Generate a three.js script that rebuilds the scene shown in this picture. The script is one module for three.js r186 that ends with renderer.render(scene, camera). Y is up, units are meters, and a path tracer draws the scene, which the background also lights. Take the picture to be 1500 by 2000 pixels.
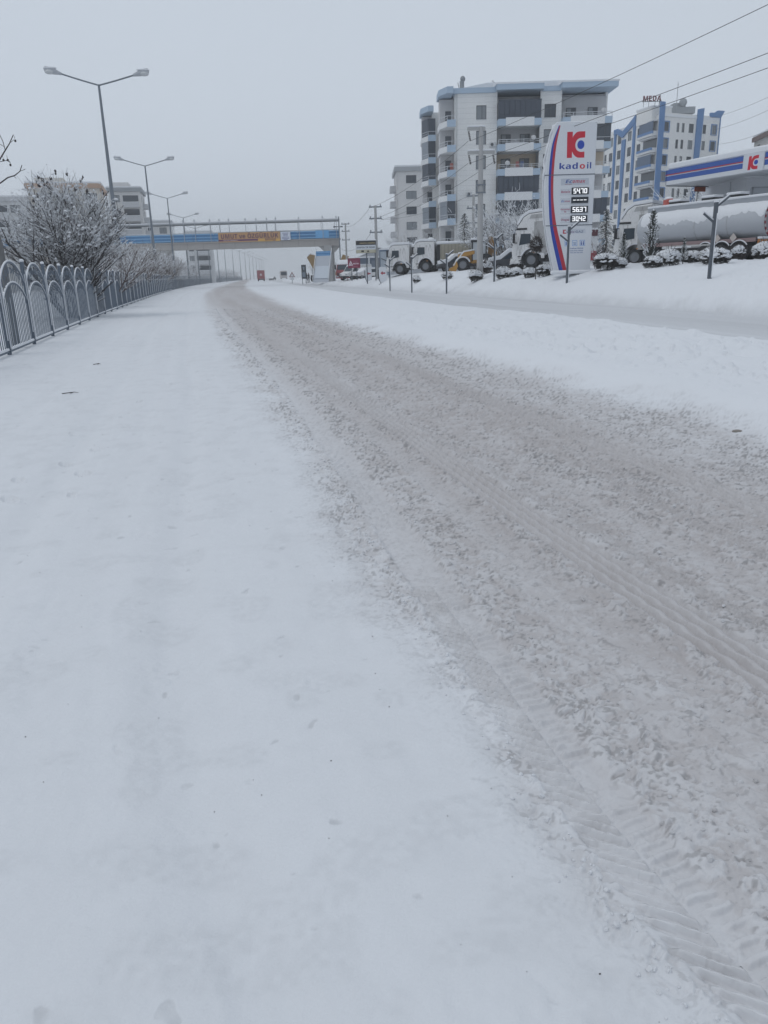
import * as THREE from 'three';
import { mergeGeometries } from 'three/addons/utils/BufferGeometryUtils.js';
import { RoundedBoxGeometry } from 'three/addons/geometries/RoundedBoxGeometry.js';
import { FontLoader } from 'three/addons/loaders/FontLoader.js';
import { TextGeometry } from 'three/addons/geometries/TextGeometry.js';

// ---------- camera: a phone held upright at 1.6 m, tipped down 17 degrees and rolled a little ----------
const scene = new THREE.Scene();
const camera = new THREE.PerspectiveCamera(67.3, 0.75, 0.1, 9000);
camera.position.set(0, 1.6, 0);
camera.rotation.set(THREE.MathUtils.degToRad(-17.25), 0, THREE.MathUtils.degToRad(-1.6), 'XYZ');

// ---------- overcast sky, weak soft sun behind the cloud, haze ----------
{
  const W = 64, H = 32, d = new Float32Array(W * H * 4);
  for (let j = 0; j < H; j++) for (let i = 0; i < W; i++) {
    const a = i / W * Math.PI * 2, b = j / H * Math.PI;
    const c = 1 + 0.012 * Math.sin(3 * a + 2 * Math.sin(2 * b)) * Math.sin(b) + 0.010 * Math.sin(5 * a + 1.3 + 3 * b) * Math.sin(b);
    const e = Math.PI / 2 - b, g = c * (0.98 + 0.11 * Math.exp(-e * e / 0.09));   // overcast a little paler towards the horizon, as in view
    d.set([0.568 * g, 0.632 * g, 0.716 * g, 1], (j * W + i) * 4);
  }
  const t = new THREE.DataTexture(d, W, H, THREE.RGBAFormat, THREE.FloatType);
  t.mapping = THREE.EquirectangularReflectionMapping; t.magFilter = THREE.LinearFilter; t.needsUpdate = true;
  scene.background = t; scene.environment = t;
}
const sun = new THREE.DirectionalLight(new THREE.Color(1, 0.97, 0.93), 0.6);
sun.position.set(-52, 100, 18); sun.castShadow = true; sun.shadow.radius = 55;
sun.shadow.mapSize.set(2048, 2048);
Object.assign(sun.shadow.camera, { left: -90, right: 90, top: 120, bottom: -120, near: 1, far: 400 });
scene.add(sun);
scene.fog = new THREE.FogExp2(new THREE.Color(0.97, 0.985, 1.0), 0.0012);
const renderer = new THREE.WebGLRenderer({ antialias: true });
renderer.toneMapping = THREE.LinearToneMapping;
renderer.toneMappingExposure = 1.0;
renderer.shadowMap.enabled = true;

// ---------- helpers ----------
function rng(seed) { let a = seed >>> 0; return () => { a = (a + 0x6D2B79F5) | 0; let t = Math.imul(a ^ (a >>> 15), 1 | a); t = (t + Math.imul(t ^ (t >>> 7), 61 | t)) ^ t; return ((t ^ (t >>> 14)) >>> 0) / 4294967296; }; }
const PI = Math.PI, sin = Math.sin, cos = Math.cos, abs = Math.abs, min = Math.min, max = Math.max, hyp = Math.hypot;
const sm = (a, b, x) => { const t = min(1, max(0, (x - a) / (b - a))); return t * t * (3 - 2 * t); };
const lerp = (a, b, t) => a + (b - a) * t;
function h2(i, j, s) { let n = Math.imul(i, 374761393) ^ Math.imul(j, 668265263) ^ Math.imul(s, 2147483647 ^ 0x5bd1e995); n = Math.imul(n ^ (n >>> 13), 1274126177); n ^= n >>> 16; return (n >>> 0) / 4294967296; }
function noise(x, y, s = 0) {               // value noise 0..1
  const i = Math.floor(x), j = Math.floor(y); let u = x - i, v = y - j; u = u * u * (3 - 2 * u); v = v * v * (3 - 2 * v);
  return lerp(lerp(h2(i, j, s), h2(i + 1, j, s), u), lerp(h2(i, j + 1, s), h2(i + 1, j + 1, s), u), v);
}
const fbm = (x, y, s, n = 4) => { let a = 0, w = 0.5, t = 0; for (let k = 0; k < n; k++) { a += w * noise(x, y, s + k); t += w; w *= 0.5; x = x * 2.03 + 7.1; y = y * 2.03 + 3.7; } return a / t; };
// a smooth curve x(z) through [z, x] points, z falling
function curve(p) {
  const n = p.length, m = p.map((q, i) => i === 0 ? (p[1][1] - q[1]) / (p[1][0] - q[0]) : i === n - 1 ? (q[1] - p[n - 2][1]) / (q[0] - p[n - 2][0]) : (p[i + 1][1] - p[i - 1][1]) / (p[i + 1][0] - p[i - 1][0]));
  return (z) => {
    if (z >= p[0][0]) return p[0][1] + m[0] * (z - p[0][0]);
    if (z <= p[n - 1][0]) return p[n - 1][1] + m[n - 1] * (z - p[n - 1][0]);
    let k = 0; while (z < p[k + 1][0]) k++;
    const h = p[k + 1][0] - p[k][0], t = (z - p[k][0]) / h, t2 = t * t, t3 = t2 * t;
    return (2 * t3 - 3 * t2 + 1) * p[k][1] + (t3 - 2 * t2 + t) * h * m[k] + (3 * t2 - 2 * t3) * p[k + 1][1] + (t3 - t2) * h * m[k + 1];
  };
}
const mats = {};
function M(key, r, g, b, rough = 0.85, metal = 0, extra = {}) {   // linear base colour
  if (!mats[key]) { const m = new THREE.MeshStandardMaterial({ roughness: rough, metalness: metal, ...extra }); m.color.setRGB(r, g, b); m.name = key; mats[key] = m; }
  return mats[key];
}
// geometry makers; all give indexed geometry with position, normal, uv
const tmpM = new THREE.Matrix4(), tmpQ = new THREE.Quaternion(), V = (x, y, z) => new THREE.Vector3(x, y, z);
function place(g, x = 0, y = 0, z = 0, rx = 0, ry = 0, rz = 0) { g.applyMatrix4(tmpM.compose(V(x, y, z), tmpQ.setFromEuler(new THREE.Euler(rx, ry, rz)), V(1, 1, 1))); return g; }
const box = (w, h, d, x, y, z, rx, ry, rz) => place(new THREE.BoxGeometry(w, h, d), x, y, z, rx, ry, rz);
const rbox = (w, h, d, r, x, y, z, rx, ry, rz) => place(new RoundedBoxGeometry(w, h, d, 3, r), x, y, z, rx, ry, rz);
const bx = (x0, x1, y0, y1, z0, z1) => box(x1 - x0, y1 - y0, z1 - z0, (x0 + x1) / 2, (y0 + y1) / 2, (z0 + z1) / 2);
const rbx = (x0, x1, y0, y1, z0, z1, r) => rbox(x1 - x0, y1 - y0, z1 - z0, r, (x0 + x1) / 2, (y0 + y1) / 2, (z0 + z1) / 2);
const cyl = (r0, r1, h, x, y, z, rx, ry, rz, n = 12) => place(new THREE.CylinderGeometry(r1, r0, h, n), x, y, z, rx, ry, rz);
const sph = (r, x, y, z, sx = 1, sy = 1, sz = 1, n = 12) => { const g = new THREE.SphereGeometry(r, n, Math.ceil(n * 0.7)); g.scale(sx, sy, sz); return place(g, x, y, z); };
function rod(a, b, r0, r1 = r0, n = 6) {    // tapered bar between two points
  const d = V(b[0] - a[0], b[1] - a[1], b[2] - a[2]), L = d.length(), g = new THREE.CylinderGeometry(r1, r0, L, n);
  g.applyMatrix4(tmpM.compose(V((a[0] + b[0]) / 2, (a[1] + b[1]) / 2, (a[2] + b[2]) / 2), tmpQ.setFromUnitVectors(V(0, 1, 0), d.divideScalar(L)), V(1, 1, 1)));
  return g;
}
function extr(pts, depth, z = 0, bevel = 0, holes = []) {   // outline in x, y pushed along z
  const s = new THREE.Shape(pts.map((p) => new THREE.Vector2(p[0], p[1])));
  for (const h of holes) s.holes.push(new THREE.Path(h.map((p) => new THREE.Vector2(p[0], p[1]))));
  let g = new THREE.ExtrudeGeometry(s, { depth: depth - 2 * bevel, bevelEnabled: bevel > 0, bevelThickness: bevel, bevelSize: bevel, bevelOffset: -bevel, bevelSegments: 2, curveSegments: 8 });
  g.translate(0, 0, z + bevel);
  return g;
}
function tube(pts, r, n = 6, seg) { return new THREE.TubeGeometry(new THREE.CatmullRomCurve3(pts.map((p) => V(...p))), seg ?? pts.length * 4, r, n, false); }
function join(list) {
  list = (Array.isArray(list) ? list.flat(3) : [list]).map((g) => { const q = g.index ? g.toNonIndexed() : g; for (const k of Object.keys(q.attributes)) if (!['position', 'normal', 'uv'].includes(k)) q.deleteAttribute(k); return q; });
  return list.length === 1 ? list[0] : mergeGeometries(list);
}
const taken = {};
function numbered(name) { const n = taken[name] ?? 0; taken[name] = n + 1; return n ? `${name}_${String(n).padStart(3, '0')}` : name; }
function part(name, geos, m, parent) {
  const g = geos.isBufferGeometry ? geos : join(geos), o = new THREE.Mesh(g, m);
  o.name = name; o.castShadow = o.receiveShadow = true; parent.add(o); return o;
}
function thing(name, label, category, pos = [0, 0, 0], turn = 0, group) {
  const o = new THREE.Group(); o.name = numbered(name); o.position.set(...pos); o.rotation.y = turn;
  o.userData = { label, category }; if (group) o.userData.group = group;
  scene.add(o); return o;
}
function single(name, geos, m, label, category, group, pos = [0, 0, 0], turn = 0) {
  const o = part(numbered(name), geos, m, scene); o.position.set(...pos); o.rotation.y = turn;
  o.userData = { label, category }; if (group) o.userData.group = group; return o;
}
function copy(src, pos, turn, label, group) {
  const o = src.clone(); o.name = numbered(src.name.replace(/_\d{3}$/, '')); o.position.set(...pos); o.rotation.y = turn;
  o.userData = { ...src.userData }; if (label) o.userData.label = label; if (group) o.userData.group = group; scene.add(o); return o;
}
function structure(name, g, m) { const o = part(name, g, m, scene); o.userData = { kind: 'structure' }; return o; }
// ---------- the ground: one height field, split where the surface changes ----------
const edgeL = curve([[-1.3, 0.80], [-1.95, 0.50], [-2.5, 0.32], [-3.2, 0.10], [-4.6, -0.22], [-6.8, -0.72], [-11.5, -1.78], [-18.6, -3.53], [-33.6, -7.04], [-50.4, -10.96], [-97, -20.7], [-189, -35.8], [-400, -68], [-900, -145]]);
const edgeR = curve([[0, 5.1], [-7.09, 3.7], [-10.1, 3.05], [-13.1, 2.2], [-17.2, 1.2], [-24.6, -0.64], [-35.9, -3.2], [-65.2, -9.1], [-125, -20.5], [-189, -31.0], [-400, -63.5], [-900, -140]]);
const road2N = curve([[0, 11.6], [-16.45, 8.2], [-21.1, 7.5], [-27.4, 6.3], [-36.8, 3.9], [-65, -1.7], [-117, -10.3], [-184, -21.5], [-400, -56], [-900, -134]]);
const road2F = curve([[0, 16.6], [-24, 12.2], [-31.7, 11.0], [-39.2, 9.3], [-57, 5.7], [-83, 0.5], [-120, -6.8], [-155, -14.2], [-184, -19.5], [-400, -53], [-900, -128]]);
const fenceX = curve([[-10, -6.85], [-17.6, -8.5], [-24.3, -10.1], [-30.9, -11.65], [-37.3, -13.15], [-47.3, -15.4], [-64.6, -19.2], [-81.7, -22.9], [-100, -26.7], [-135, -33.6], [-190, -43.2], [-260, -53.6], [-350, -64.5], [-450, -75]]);
const trackA = curve([[-1.0, 1.0], [-1.35, 0.86], [-1.6, 0.77], [-1.95, 0.67], [-2.42, 0.55], [-3.0, 0.43], [-3.7, 0.28], [-4.5, 0.12], [-5.7, -0.11], [-7.65, -0.52], [-12, -1.45], [-18.6, -3.0], [-33, -6.3]]);
const trackB = curve([[-2.2, 1.72], [-2.81, 1.56], [-3.49, 1.38], [-5.25, 0.92], [-7.93, 0.29], [-12.1, -0.68], [-19.6, -2.35], [-32.7, -5.3], [-60, -11.4]]);
const E = {};   // soft values shared by the height and the colour of one point
function worley(x, y, s, r) {               // domes of random size in jittered cells
  const i0 = Math.floor(x), j0 = Math.floor(y); let best = 0;
  for (let i = i0 - 1; i <= i0 + 1; i++) for (let j = j0 - 1; j <= j0 + 1; j++) {
    const k = h2(i, j, s); if (k > 0.72) continue;
    const R = r * (0.45 + 0.75 * h2(i, j, s + 1)), a = h2(i, j, s + 4) * PI, dx0 = x - i - h2(i, j, s + 2), dy0 = y - j - h2(i, j, s + 3);
    const dx = dx0 * cos(a) + dy0 * sin(a), dy = (dy0 * cos(a) - dx0 * sin(a)) * 1.6, q = 1 - (dx * dx + dy * dy) / (R * R);
    if (q > 0) { const v = Math.sqrt(q) * R; if (v > best) best = v; }
  }
  return best;
}
const foot = [];                            // shoe prints in the verge: x, z, heading
for (const [x, z, a, s] of [[-2.95, -7.0, 0.9, 1], [-2.85, -7.55, 0.8, 1], [-3.1, -6.35, 0.9, 0.9], [-2.62, -6.55, 0.7, 1.1], [-2.45, -5.85, 1.0, 0.8], [-2.9, -5.75, 0.8, 1.1], [-3.4, -8.4, 0.7, 0.8], [-3.15, -9.4, 0.5, 0.9], [-2.9, -8.7, 0.6, 0.8], [-3.35, -10.6, 0.5, 0.8], [-3.0, -11.2, 0.4, 0.8], [-3.3, -12.4, 0.5, 0.9], [-2.8, -12.8, 0.3, 0.8], [-3.0, -13.9, 0.4, 0.7]]) foot.push([x, z, cos(a), sin(a), s * 0.72]);
const rut = (d, w) => Math.exp(-(d * d) / (w * w));
function groundBase(x, z) {                 // large form only: where things stand
  const n2 = road2N(z), f2 = road2F(z), eR = edgeR(z), far = sm(85, 150, -z);
  let h = 0;
  const m = sm(eR - 0.1, eR + 0.9, x) * (1 - sm(n2 - 1.1, n2 + 0.1, x)); h += m * lerp(0.16, 0.08, far);
  const u = (x - f2) * 0.975; if (u > -0.5) h += lerp(1.0, 0.36, far) * sm(-0.3, 1.9, u) + lerp(0.45, 0.14, far) * sm(1.5, 4.4, u) + lerp(0.28, 0.0, far) * sm(3.5, 9, u);
  return h;
}
function ground(x, z, lod) {                // lod: metres between neighbouring points
  const r = hyp(x, z), eL0 = edgeL(z), eR0 = edgeR(z), n2 = road2N(z), f2 = road2F(z);
  const wig = (fbm(x * 1.3, z * 1.3, 11, 3) - 0.5) * 0.34 + (noise(x * 7, z * 7, 15) - 0.5) * 0.10;
  let inL = sm(-0.30, 0.16, x - eL0 - 0.07 + wig * 1.3), inR = 1 - sm(-0.5, 0.55, x - eR0 + wig * 2.2);
  const road = inL * inR;
  let h = groundBase(x, z);
  // long soft undulation everywhere, fine skin on clean snow
  h += (fbm(x * 0.35, z * 0.35, 21, 3) - 0.5) * (x < eL0 ? 0.012 : 0.03) * sm(1.5, 6, r) + (noise(x * 2.2, z * 2.2, 25) - 0.5) * 0.005;
  const clean = 1 - road;
  if (lod < 0.2) h += clean * ((noise(x * 30, z * 30, 27) - 0.5) * 0.0030 * sm(0.3, 0.75, noise(x * 1.7, z * 1.7, 29)) + (noise(x * 9, z * 11, 28) - 0.5) * 0.0035 + (noise((x - eL0) * 16, z * 2.2, 30) - 0.5) * 0.0045);
  E.pock = 0; const left = x < eL0 + 0.3, w2 = x > n2 ? 1 : 0;
  if (left) {
    const t = x - eL0;                      // old wheel marks snowed over along the verge
    h -= 0.026 * rut(t + 1.05 + 0.1 * (noise(z * 0.4, 3, 2) - 0.5), 0.14) + 0.030 * rut(t + 2.15, 0.16) + 0.010 * rut(t + 1.75 + 0.02 * z, 0.12) + 0.012 * rut(t + 3.2, 0.2);
    if (r < 20) for (const f of foot) { const dx = x - f[0], dz = z - f[1]; if (abs(dx) < 0.4 && abs(dz) < 0.4) { const a = (dx * f[2] + dz * f[3]) / (0.15 * f[4]), b = (-dx * f[3] + dz * f[2]) / (0.062 * f[4]), q = a * a + b * b; h += -0.032 * f[4] * (1 - sm(0.6, 1.15, q)) + 0.008 * f[4] * rut(q - 1.5, 0.5); } }
    const sp = fbm(x * 3.1, z * 3.1, 33, 2); if (sp > 0.62) h -= 0.012 * (sp - 0.62) / 0.38 * noise(x * 34, z * 34, 35);
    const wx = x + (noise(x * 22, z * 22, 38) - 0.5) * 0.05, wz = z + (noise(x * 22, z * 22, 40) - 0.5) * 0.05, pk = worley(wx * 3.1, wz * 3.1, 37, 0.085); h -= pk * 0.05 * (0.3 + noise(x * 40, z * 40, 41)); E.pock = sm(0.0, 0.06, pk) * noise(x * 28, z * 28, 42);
  }
  // crumbs and clods of the driven snow
  E.pock = E.pock && left ? E.pock : 0; let grit = 0; E.fleck = 0; E.bed = 0.4; E.fine = 0;
  const apron = sm(-0.46, 0.04, x - eL0 + wig) * inR;
  if (apron > 0.01 && r < 120) {
    const q = x - eL0, s = z;               // streaks run with the traffic
    const streak = 0.78 + 0.42 * sm(0.3, 0.7, noise(q * 3.4, s * 0.16, 41) * 0.65 + noise(q * 9, s * 0.5, 42) * 0.35) * (0.6 + 0.6 * noise(x * 1.7, z * 1.1, 43));
    let c = 0;
    const f = (size) => 1 - sm(size * 1.3, size * 3.6, lod);
    const a1 = f(0.13), a2 = f(0.075), a3 = f(0.045);
    const px = x + (noise(x * 14, z * 14, 45) - 0.5) * 0.05, pz = z + (noise(x * 14, z * 14, 46) - 0.5) * 0.05;
    const m1 = noise(px * 15, pz * 17, 51), m2 = noise(px * 34, pz * 38, 52), m3 = noise(px * 72, pz * 76, 53), m4 = noise(px * 140, pz * 140, 54), pt = noise(x * 3.1, z * 3.1, 47);
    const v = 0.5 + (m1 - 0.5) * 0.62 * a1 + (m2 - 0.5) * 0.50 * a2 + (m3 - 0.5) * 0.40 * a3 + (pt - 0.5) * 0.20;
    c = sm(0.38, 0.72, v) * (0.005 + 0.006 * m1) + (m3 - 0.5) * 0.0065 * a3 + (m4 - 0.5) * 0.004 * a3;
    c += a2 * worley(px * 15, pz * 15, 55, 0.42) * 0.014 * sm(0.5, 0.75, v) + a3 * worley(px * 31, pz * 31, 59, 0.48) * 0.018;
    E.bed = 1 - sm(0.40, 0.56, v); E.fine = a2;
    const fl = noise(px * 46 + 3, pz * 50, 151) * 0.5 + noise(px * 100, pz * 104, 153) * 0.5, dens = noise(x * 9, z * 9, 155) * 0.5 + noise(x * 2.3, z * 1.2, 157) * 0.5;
    E.fleck = sm(0.60, 0.70, fl + (dens - 0.5) * 0.34) * (1 - sm(0.25, 0.6, lod));   // dark flecks among the crumbs: wet slush and gap shade painted together
    if (lod > 0.05) c += (fbm(x * 2.2, z * 1.1, 65, 3) - 0.4) * 0.03 * sm(0.05, 0.25, lod);
    grit = c * streak * max(road, apron * apron * 0.22);
    // wheel tracks press the crumbs flat and leave their tread
    const slope = 0.24;
    const tr = (cv, w, kind, depth, amt) => {
      const d = (x - cv(z)) * 0.97, e = abs(d) / w; if (e > 1.7) return;
      const inn = 1 - sm(0.86, 1.04, e + (noise(x * 12, z * 12, 71) - 0.5) * 0.16), along = -z * 1.03 + d * 0.2;
      const sc = amt * sm(0.15, 0.5, noise(along * 0.7, 5 + kind, 73) + 0.25);
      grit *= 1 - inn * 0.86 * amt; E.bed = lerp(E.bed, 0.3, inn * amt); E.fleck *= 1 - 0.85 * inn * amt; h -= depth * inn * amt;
      let rb = 0, fade = 1 - sm(0.025, 0.07, lod);
      if (kind === 0) {                      // herringbone bars with an open middle
        const v = d / w, ph = (along + (v < 0 ? 0.05 * v : 0.026 - 0.07 * v) + 0.012 * (noise(x * 15, z * 15, 79) - 0.5)) / 0.052, g = abs(ph - Math.floor(ph) - 0.5) * 2, one = 0.6 + 0.6 * h2(Math.floor(ph + 0.5), v < 0 ? 1 : 2, 7);
        rb = one * sm(0.12, 0.4, noise(x * 11 + 7, z * 11, 74) + 0.06) * sm(0.45, 0.8, g) * (v < 0.04 ? 1 : 0.75 * sm(0.35, 0.6, noise(x * 9, z * 9, 75))) * sm(0.02, 0.12, abs(v - 0.06)) * 0.022;
        rb += sm(0.75, 0.95, 1 - abs(v - 0.16 * (sm(0.2, 0.8, abs((along / 0.104) % 1)) * 2 - 1) - 0.08) * 9) * 0.004;
      } else if (kind === 1) {               // wavy ribs running lengthwise
        const v = d / w, ph = (v * 2.0 + 0.11 * sin(along / 0.17 * 2 * PI)), g = 0.5 + 0.5 * cos(ph * 2 * PI);
        rb = sm(0.15, 0.6, g) * 0.024 * (0.75 + 0.5 * noise(along * 1.7, v * 2, 78)) + rut(e - 1.0, 0.12) * 0.008; fade = 1 - sm(0.12, 0.4, lod);
      } else {                               // small blocks
        const v = d / w, g = max(sm(0.55, 0.85, 0.5 + 0.5 * cos(v * 3.0 * 2 * PI)), sm(0.6, 0.9, 0.5 + 0.5 * cos((along + 0.03 * abs(v)) / 0.042 * 2 * PI)) * 0.7);
        rb = g * 0.007;
      }
      h += rb * inn * fade * sc;
      h += rut(e - 1.22, 0.2) * 0.007 * amt * (0.4 + noise(x * 10, z * 10, 77)) * fade;
    };
    tr(trackA, 0.125, 0, 0.010, 0.85);
    tr(trackB, 0.14, 1, 0.015, 1);
    tr((q) => trackB(q) + 1.62, 0.15, 1, 0.012, 0.85);
    for (const [o, k] of [[0.30, 0.004], [0.98, -0.006], [1.30, 0.003], [2.0, 0.0], [2.35, 0.006]]) tr((q) => trackB(q) + o + k * q + 0.05 * sin(q * 0.35 + o * 5), 0.055, 1, 0.006, 0.5);
    tr((q) => trackB(q) - 0.40 - 0.008 * q, 0.10, 2, 0.005, 0.5);
    tr((q) => trackB(q) + 0.66 + 0.012 * q, 0.10, 2, 0.005, 0.45);
    tr((q) => trackA(q) + 0.46 - 0.012 * q, 0.09, 2, 0.004, 0.4);
    h += grit - 0.022 * road;
  }
  // pocked, lumpy snow of the median and thrown spray on its near side
  if (x > eR0 - 0.4 && x < n2 + 0.5 && r < 140) {
    const f = 1 - sm(0.15, 0.6, lod), mid = sm(eR0 + 0.2, eR0 + 2.2, x) * (1 - sm(n2 - 1.4, n2 - 0.2, x));
    h += f * (worley(x * 1.5, z * 1.5, 81, 0.35) * 0.24 + worley(x * 4.1, z * 4.1, 85, 0.3) * 0.20 * sm(0.35, 0.6, noise(x * 0.9, z * 0.9, 89))) * mid;
    h += (fbm(x * 0.9, z * 0.9, 91, 3) - 0.5) * 0.16 * mid;
    const hole = noise(x * 2.6, z * 2.6, 93); h -= f * sm(0.8, 0.95, hole) * 0.07 * mid;
  }
  let road2 = 0;
  if (x > n2 - 0.6 && x < f2 + 1.2) {
    road2 = sm(-0.3, 0.3, x - n2 + wig) * (1 - sm(-0.5, 0.6, x - f2 + wig * 2));
    for (const o of [0.9, 2.3, 3.1]) h -= 0.03 * rut(x - n2 - o - 0.2 * (noise(z * 0.08, o, 97) - 0.5), 0.22) * road2;
    h += (noise(x * 3, z * 3, 99) - 0.5) * 0.02 * (1 - sm(0.2, 0.8, lod));
  }
  if (x > f2 - 0.2) {
    const u = x - f2, k = sm(0, 1.5, u);
    h += k * ((fbm(x * 0.5, z * 0.5, 101, 4) - 0.5) * 0.22 + worley(x * 1.1, z * 1.1, 105, 0.32) * 0.22 * (1 - sm(0.5, 1.4, lod)) + worley(x * 3.4, z * 3.4, 111, 0.34) * 0.16 * sm(0.45, 0.7, noise(x * 0.7, z * 0.7, 113)) * (1 - sm(0.3, 1.0, lod)));
    h += (0.16 + 0.14 * worley(x * 2.1, z * 2.1, 109, 0.4)) * rut(u - 0.4, 0.6) * (0.4 + noise(x * 0.6, z * 0.6, 107));   // ploughed ridge at the kerb
  }
  E.road = road; E.apron = apron; E.grit = grit; E.road2 = road2; E.h = h;
  return h;
}
{
  // polar mesh, fine where a walker looks down and coarse far off
  const th = [], NF = 860; { const D = PI / 180, run = (a, b, n) => { for (let i = 0; i < n; i++) th.push((a + (b - a) * i / n) * D); }; run(-54, -36, 110); run(-36, 36, 640); run(36, 54, 110); run(54, 306, 46); }
  const rr = [0.55]; { let phi = Math.atan(1.6 / 0.8); while (true) { const r = 1.6 / Math.tan(phi); if (r > 16) break; rr.push(r); phi -= 0.00128; } let r = rr[rr.length - 1]; while (r < 720) { r *= r < 160 ? 1.0125 : 1.05; rr.push(r); } }
  const nt = th.length, nr = rr.length, pos = new Float32Array(nt * nr * 3), col = new Float32Array(nt * nr * 3), cls = new Uint8Array(nt * nr);
  const tone = [0, 0, 0];
  for (let j = 0; j < nr; j++) {
    const r = rr[j], dr = j ? r - rr[j - 1] : 0.05;
    for (let i = 0; i < nt; i++) {
      const x = r * sin(th[i]), z = -r * cos(th[i]), k = j * nt + i, mid = i >= 110 && i < 750, lod = mid ? max(dr, r * 0.0020) : i <= NF ? max(dr, r * 0.003) : max(dr, r * 0.1, 0.6);
      const h = r > 600 ? 0 : ground(x, z, lod);
      pos[k * 3] = x; pos[k * 3 + 1] = h; pos[k * 3 + 2] = z;
      const eL = edgeL(z), eR = edgeR(z), n2 = road2N(z), f2 = road2F(z);
      cls[k] = x < fenceX(z) - 0.3 ? 0 : x < eL ? 1 : x < eR ? 2 : x < n2 ? 3 : x < f2 ? 4 : 5;
      // colours: clean snow, grey-brown driven snow with darker grit streaks, painted gap shade
      let R = 0.715, G = 0.732, B = 0.760; if (cls[k] === 1) { const pc = 0.955 + 0.03 * (noise((x - eL) * 5, z * 0.3, 141) - 0.5) + 0.02 * (noise(x * 14, z * 14, 143) - 0.5); R *= pc; G *= pc; B *= pc; }
      if (r <= 600) {
        const q = x - eL, lane = 0.5 * noise(q * 2.1, z * 0.07, 121) + 0.3 * noise(q * 6, z * 0.25, 122) + 0.2 * noise(x * 3, z * 3, 123);
        const midR = sm(0.2, 1.3, q) * (1 - sm(2.7, 4.2, q + 0.02 * z));
        const d = E.road * (0.38 + 0.33 * midR + 0.42 * (lane - 0.45) + 0.10 * (noise(x * 30, z * 30, 124) - 0.5)) + (E.apron - E.road) * 0.12 * noise(x * 5, z * 5, 125);
        const bed = E.road * lerp(0.12, 0.24 * E.bed, E.fine);     // gaps between clods darkened: dirtier slush, plus shade put into the colour
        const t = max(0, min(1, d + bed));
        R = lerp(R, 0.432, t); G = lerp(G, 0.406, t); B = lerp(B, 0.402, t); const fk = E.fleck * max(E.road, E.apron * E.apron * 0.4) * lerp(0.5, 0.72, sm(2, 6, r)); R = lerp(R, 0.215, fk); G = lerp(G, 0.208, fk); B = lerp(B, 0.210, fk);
        const t2 = E.road2 * (0.55 + 0.45 * noise((x - n2) * 1.8, z * 0.05, 127));
        R = lerp(R, 0.52, t2); G = lerp(G, 0.53, t2); B = lerp(B, 0.55, t2);
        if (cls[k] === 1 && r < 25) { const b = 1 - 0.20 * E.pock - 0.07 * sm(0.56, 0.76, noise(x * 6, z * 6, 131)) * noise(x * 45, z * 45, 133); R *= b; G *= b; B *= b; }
      }
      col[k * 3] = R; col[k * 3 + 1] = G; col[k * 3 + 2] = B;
    }
  }
  const nor = new Float32Array(pos.length), idx = [];
  const tri = (a, b, c) => { idx.push(a, b, c); const ax = pos[a * 3], ay = pos[a * 3 + 1], az = pos[a * 3 + 2], ux = pos[b * 3] - ax, uy = pos[b * 3 + 1] - ay, uz = pos[b * 3 + 2] - az, vx = pos[c * 3] - ax, vy = pos[c * 3 + 1] - ay, vz = pos[c * 3 + 2] - az; const nx = uy * vz - uz * vy, ny = uz * vx - ux * vz, nz = ux * vy - uy * vx; for (const k of [a, b, c]) { nor[k * 3] += nx; nor[k * 3 + 1] += ny; nor[k * 3 + 2] += nz; } };
  for (let j = 0; j + 1 < nr; j++) for (let i = 0; i < nt; i++) { const i2 = (i + 1) % nt, a = j * nt + i, b = j * nt + i2, c = (j + 1) * nt + i, d = (j + 1) * nt + i2; tri(a, b, d); tri(a, d, c); }
  for (let k = 0; k < nor.length; k += 3) { const l = hyp(nor[k], nor[k + 1], nor[k + 2]) || 1; nor[k] /= l; nor[k + 1] /= l; nor[k + 2] /= l; }
  // fine grain of the snow, in metres
  const N = 512, bd = new Uint8Array(N * N * 4); const rg = rng(5);
  for (let j = 0; j < N; j++) for (let i = 0; i < N; i++) { const w = (f, s) => { const p = Math.floor(f), u = i / N * f, v = j / N * f, a = Math.floor(u), b = Math.floor(v); let fu = u - a, fv = v - b; fu = fu * fu * (3 - 2 * fu); fv = fv * fv * (3 - 2 * fv); const H = (q, e) => h2(q % p, e % p, s); return lerp(lerp(H(a, b), H(a + 1, b), fu), lerp(H(a, b + 1), H(a + 1, b + 1), fu), fv); }; const v = 255 * (0.4 * w(24, 1) + 0.3 * w(64, 2) + 0.2 * w(150, 3) + 0.1 * rg()); bd.set([v, v, v, 255], (j * N + i) * 4); }
  const bump = new THREE.DataTexture(bd, N, N); bump.wrapS = bump.wrapT = THREE.RepeatWrapping; bump.magFilter = THREE.LinearFilter; bump.needsUpdate = true;
  const sm1 = new THREE.MeshStandardMaterial({ vertexColors: true, roughness: 0.9, bumpMap: bump, bumpScale: 0.003 });
  const names = ['snow_field', 'snow_verge', 'road', 'snow_median', 'service_road', 'snow_embankment'];
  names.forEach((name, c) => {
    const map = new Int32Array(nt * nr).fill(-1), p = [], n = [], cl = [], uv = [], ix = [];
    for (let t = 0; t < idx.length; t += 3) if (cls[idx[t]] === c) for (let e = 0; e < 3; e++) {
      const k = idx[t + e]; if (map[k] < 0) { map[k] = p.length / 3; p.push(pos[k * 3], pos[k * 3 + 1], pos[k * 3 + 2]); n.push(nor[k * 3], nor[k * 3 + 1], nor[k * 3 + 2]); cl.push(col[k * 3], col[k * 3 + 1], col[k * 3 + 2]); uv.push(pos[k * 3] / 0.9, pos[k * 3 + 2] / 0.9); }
      ix.push(map[k]);
    }
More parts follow.
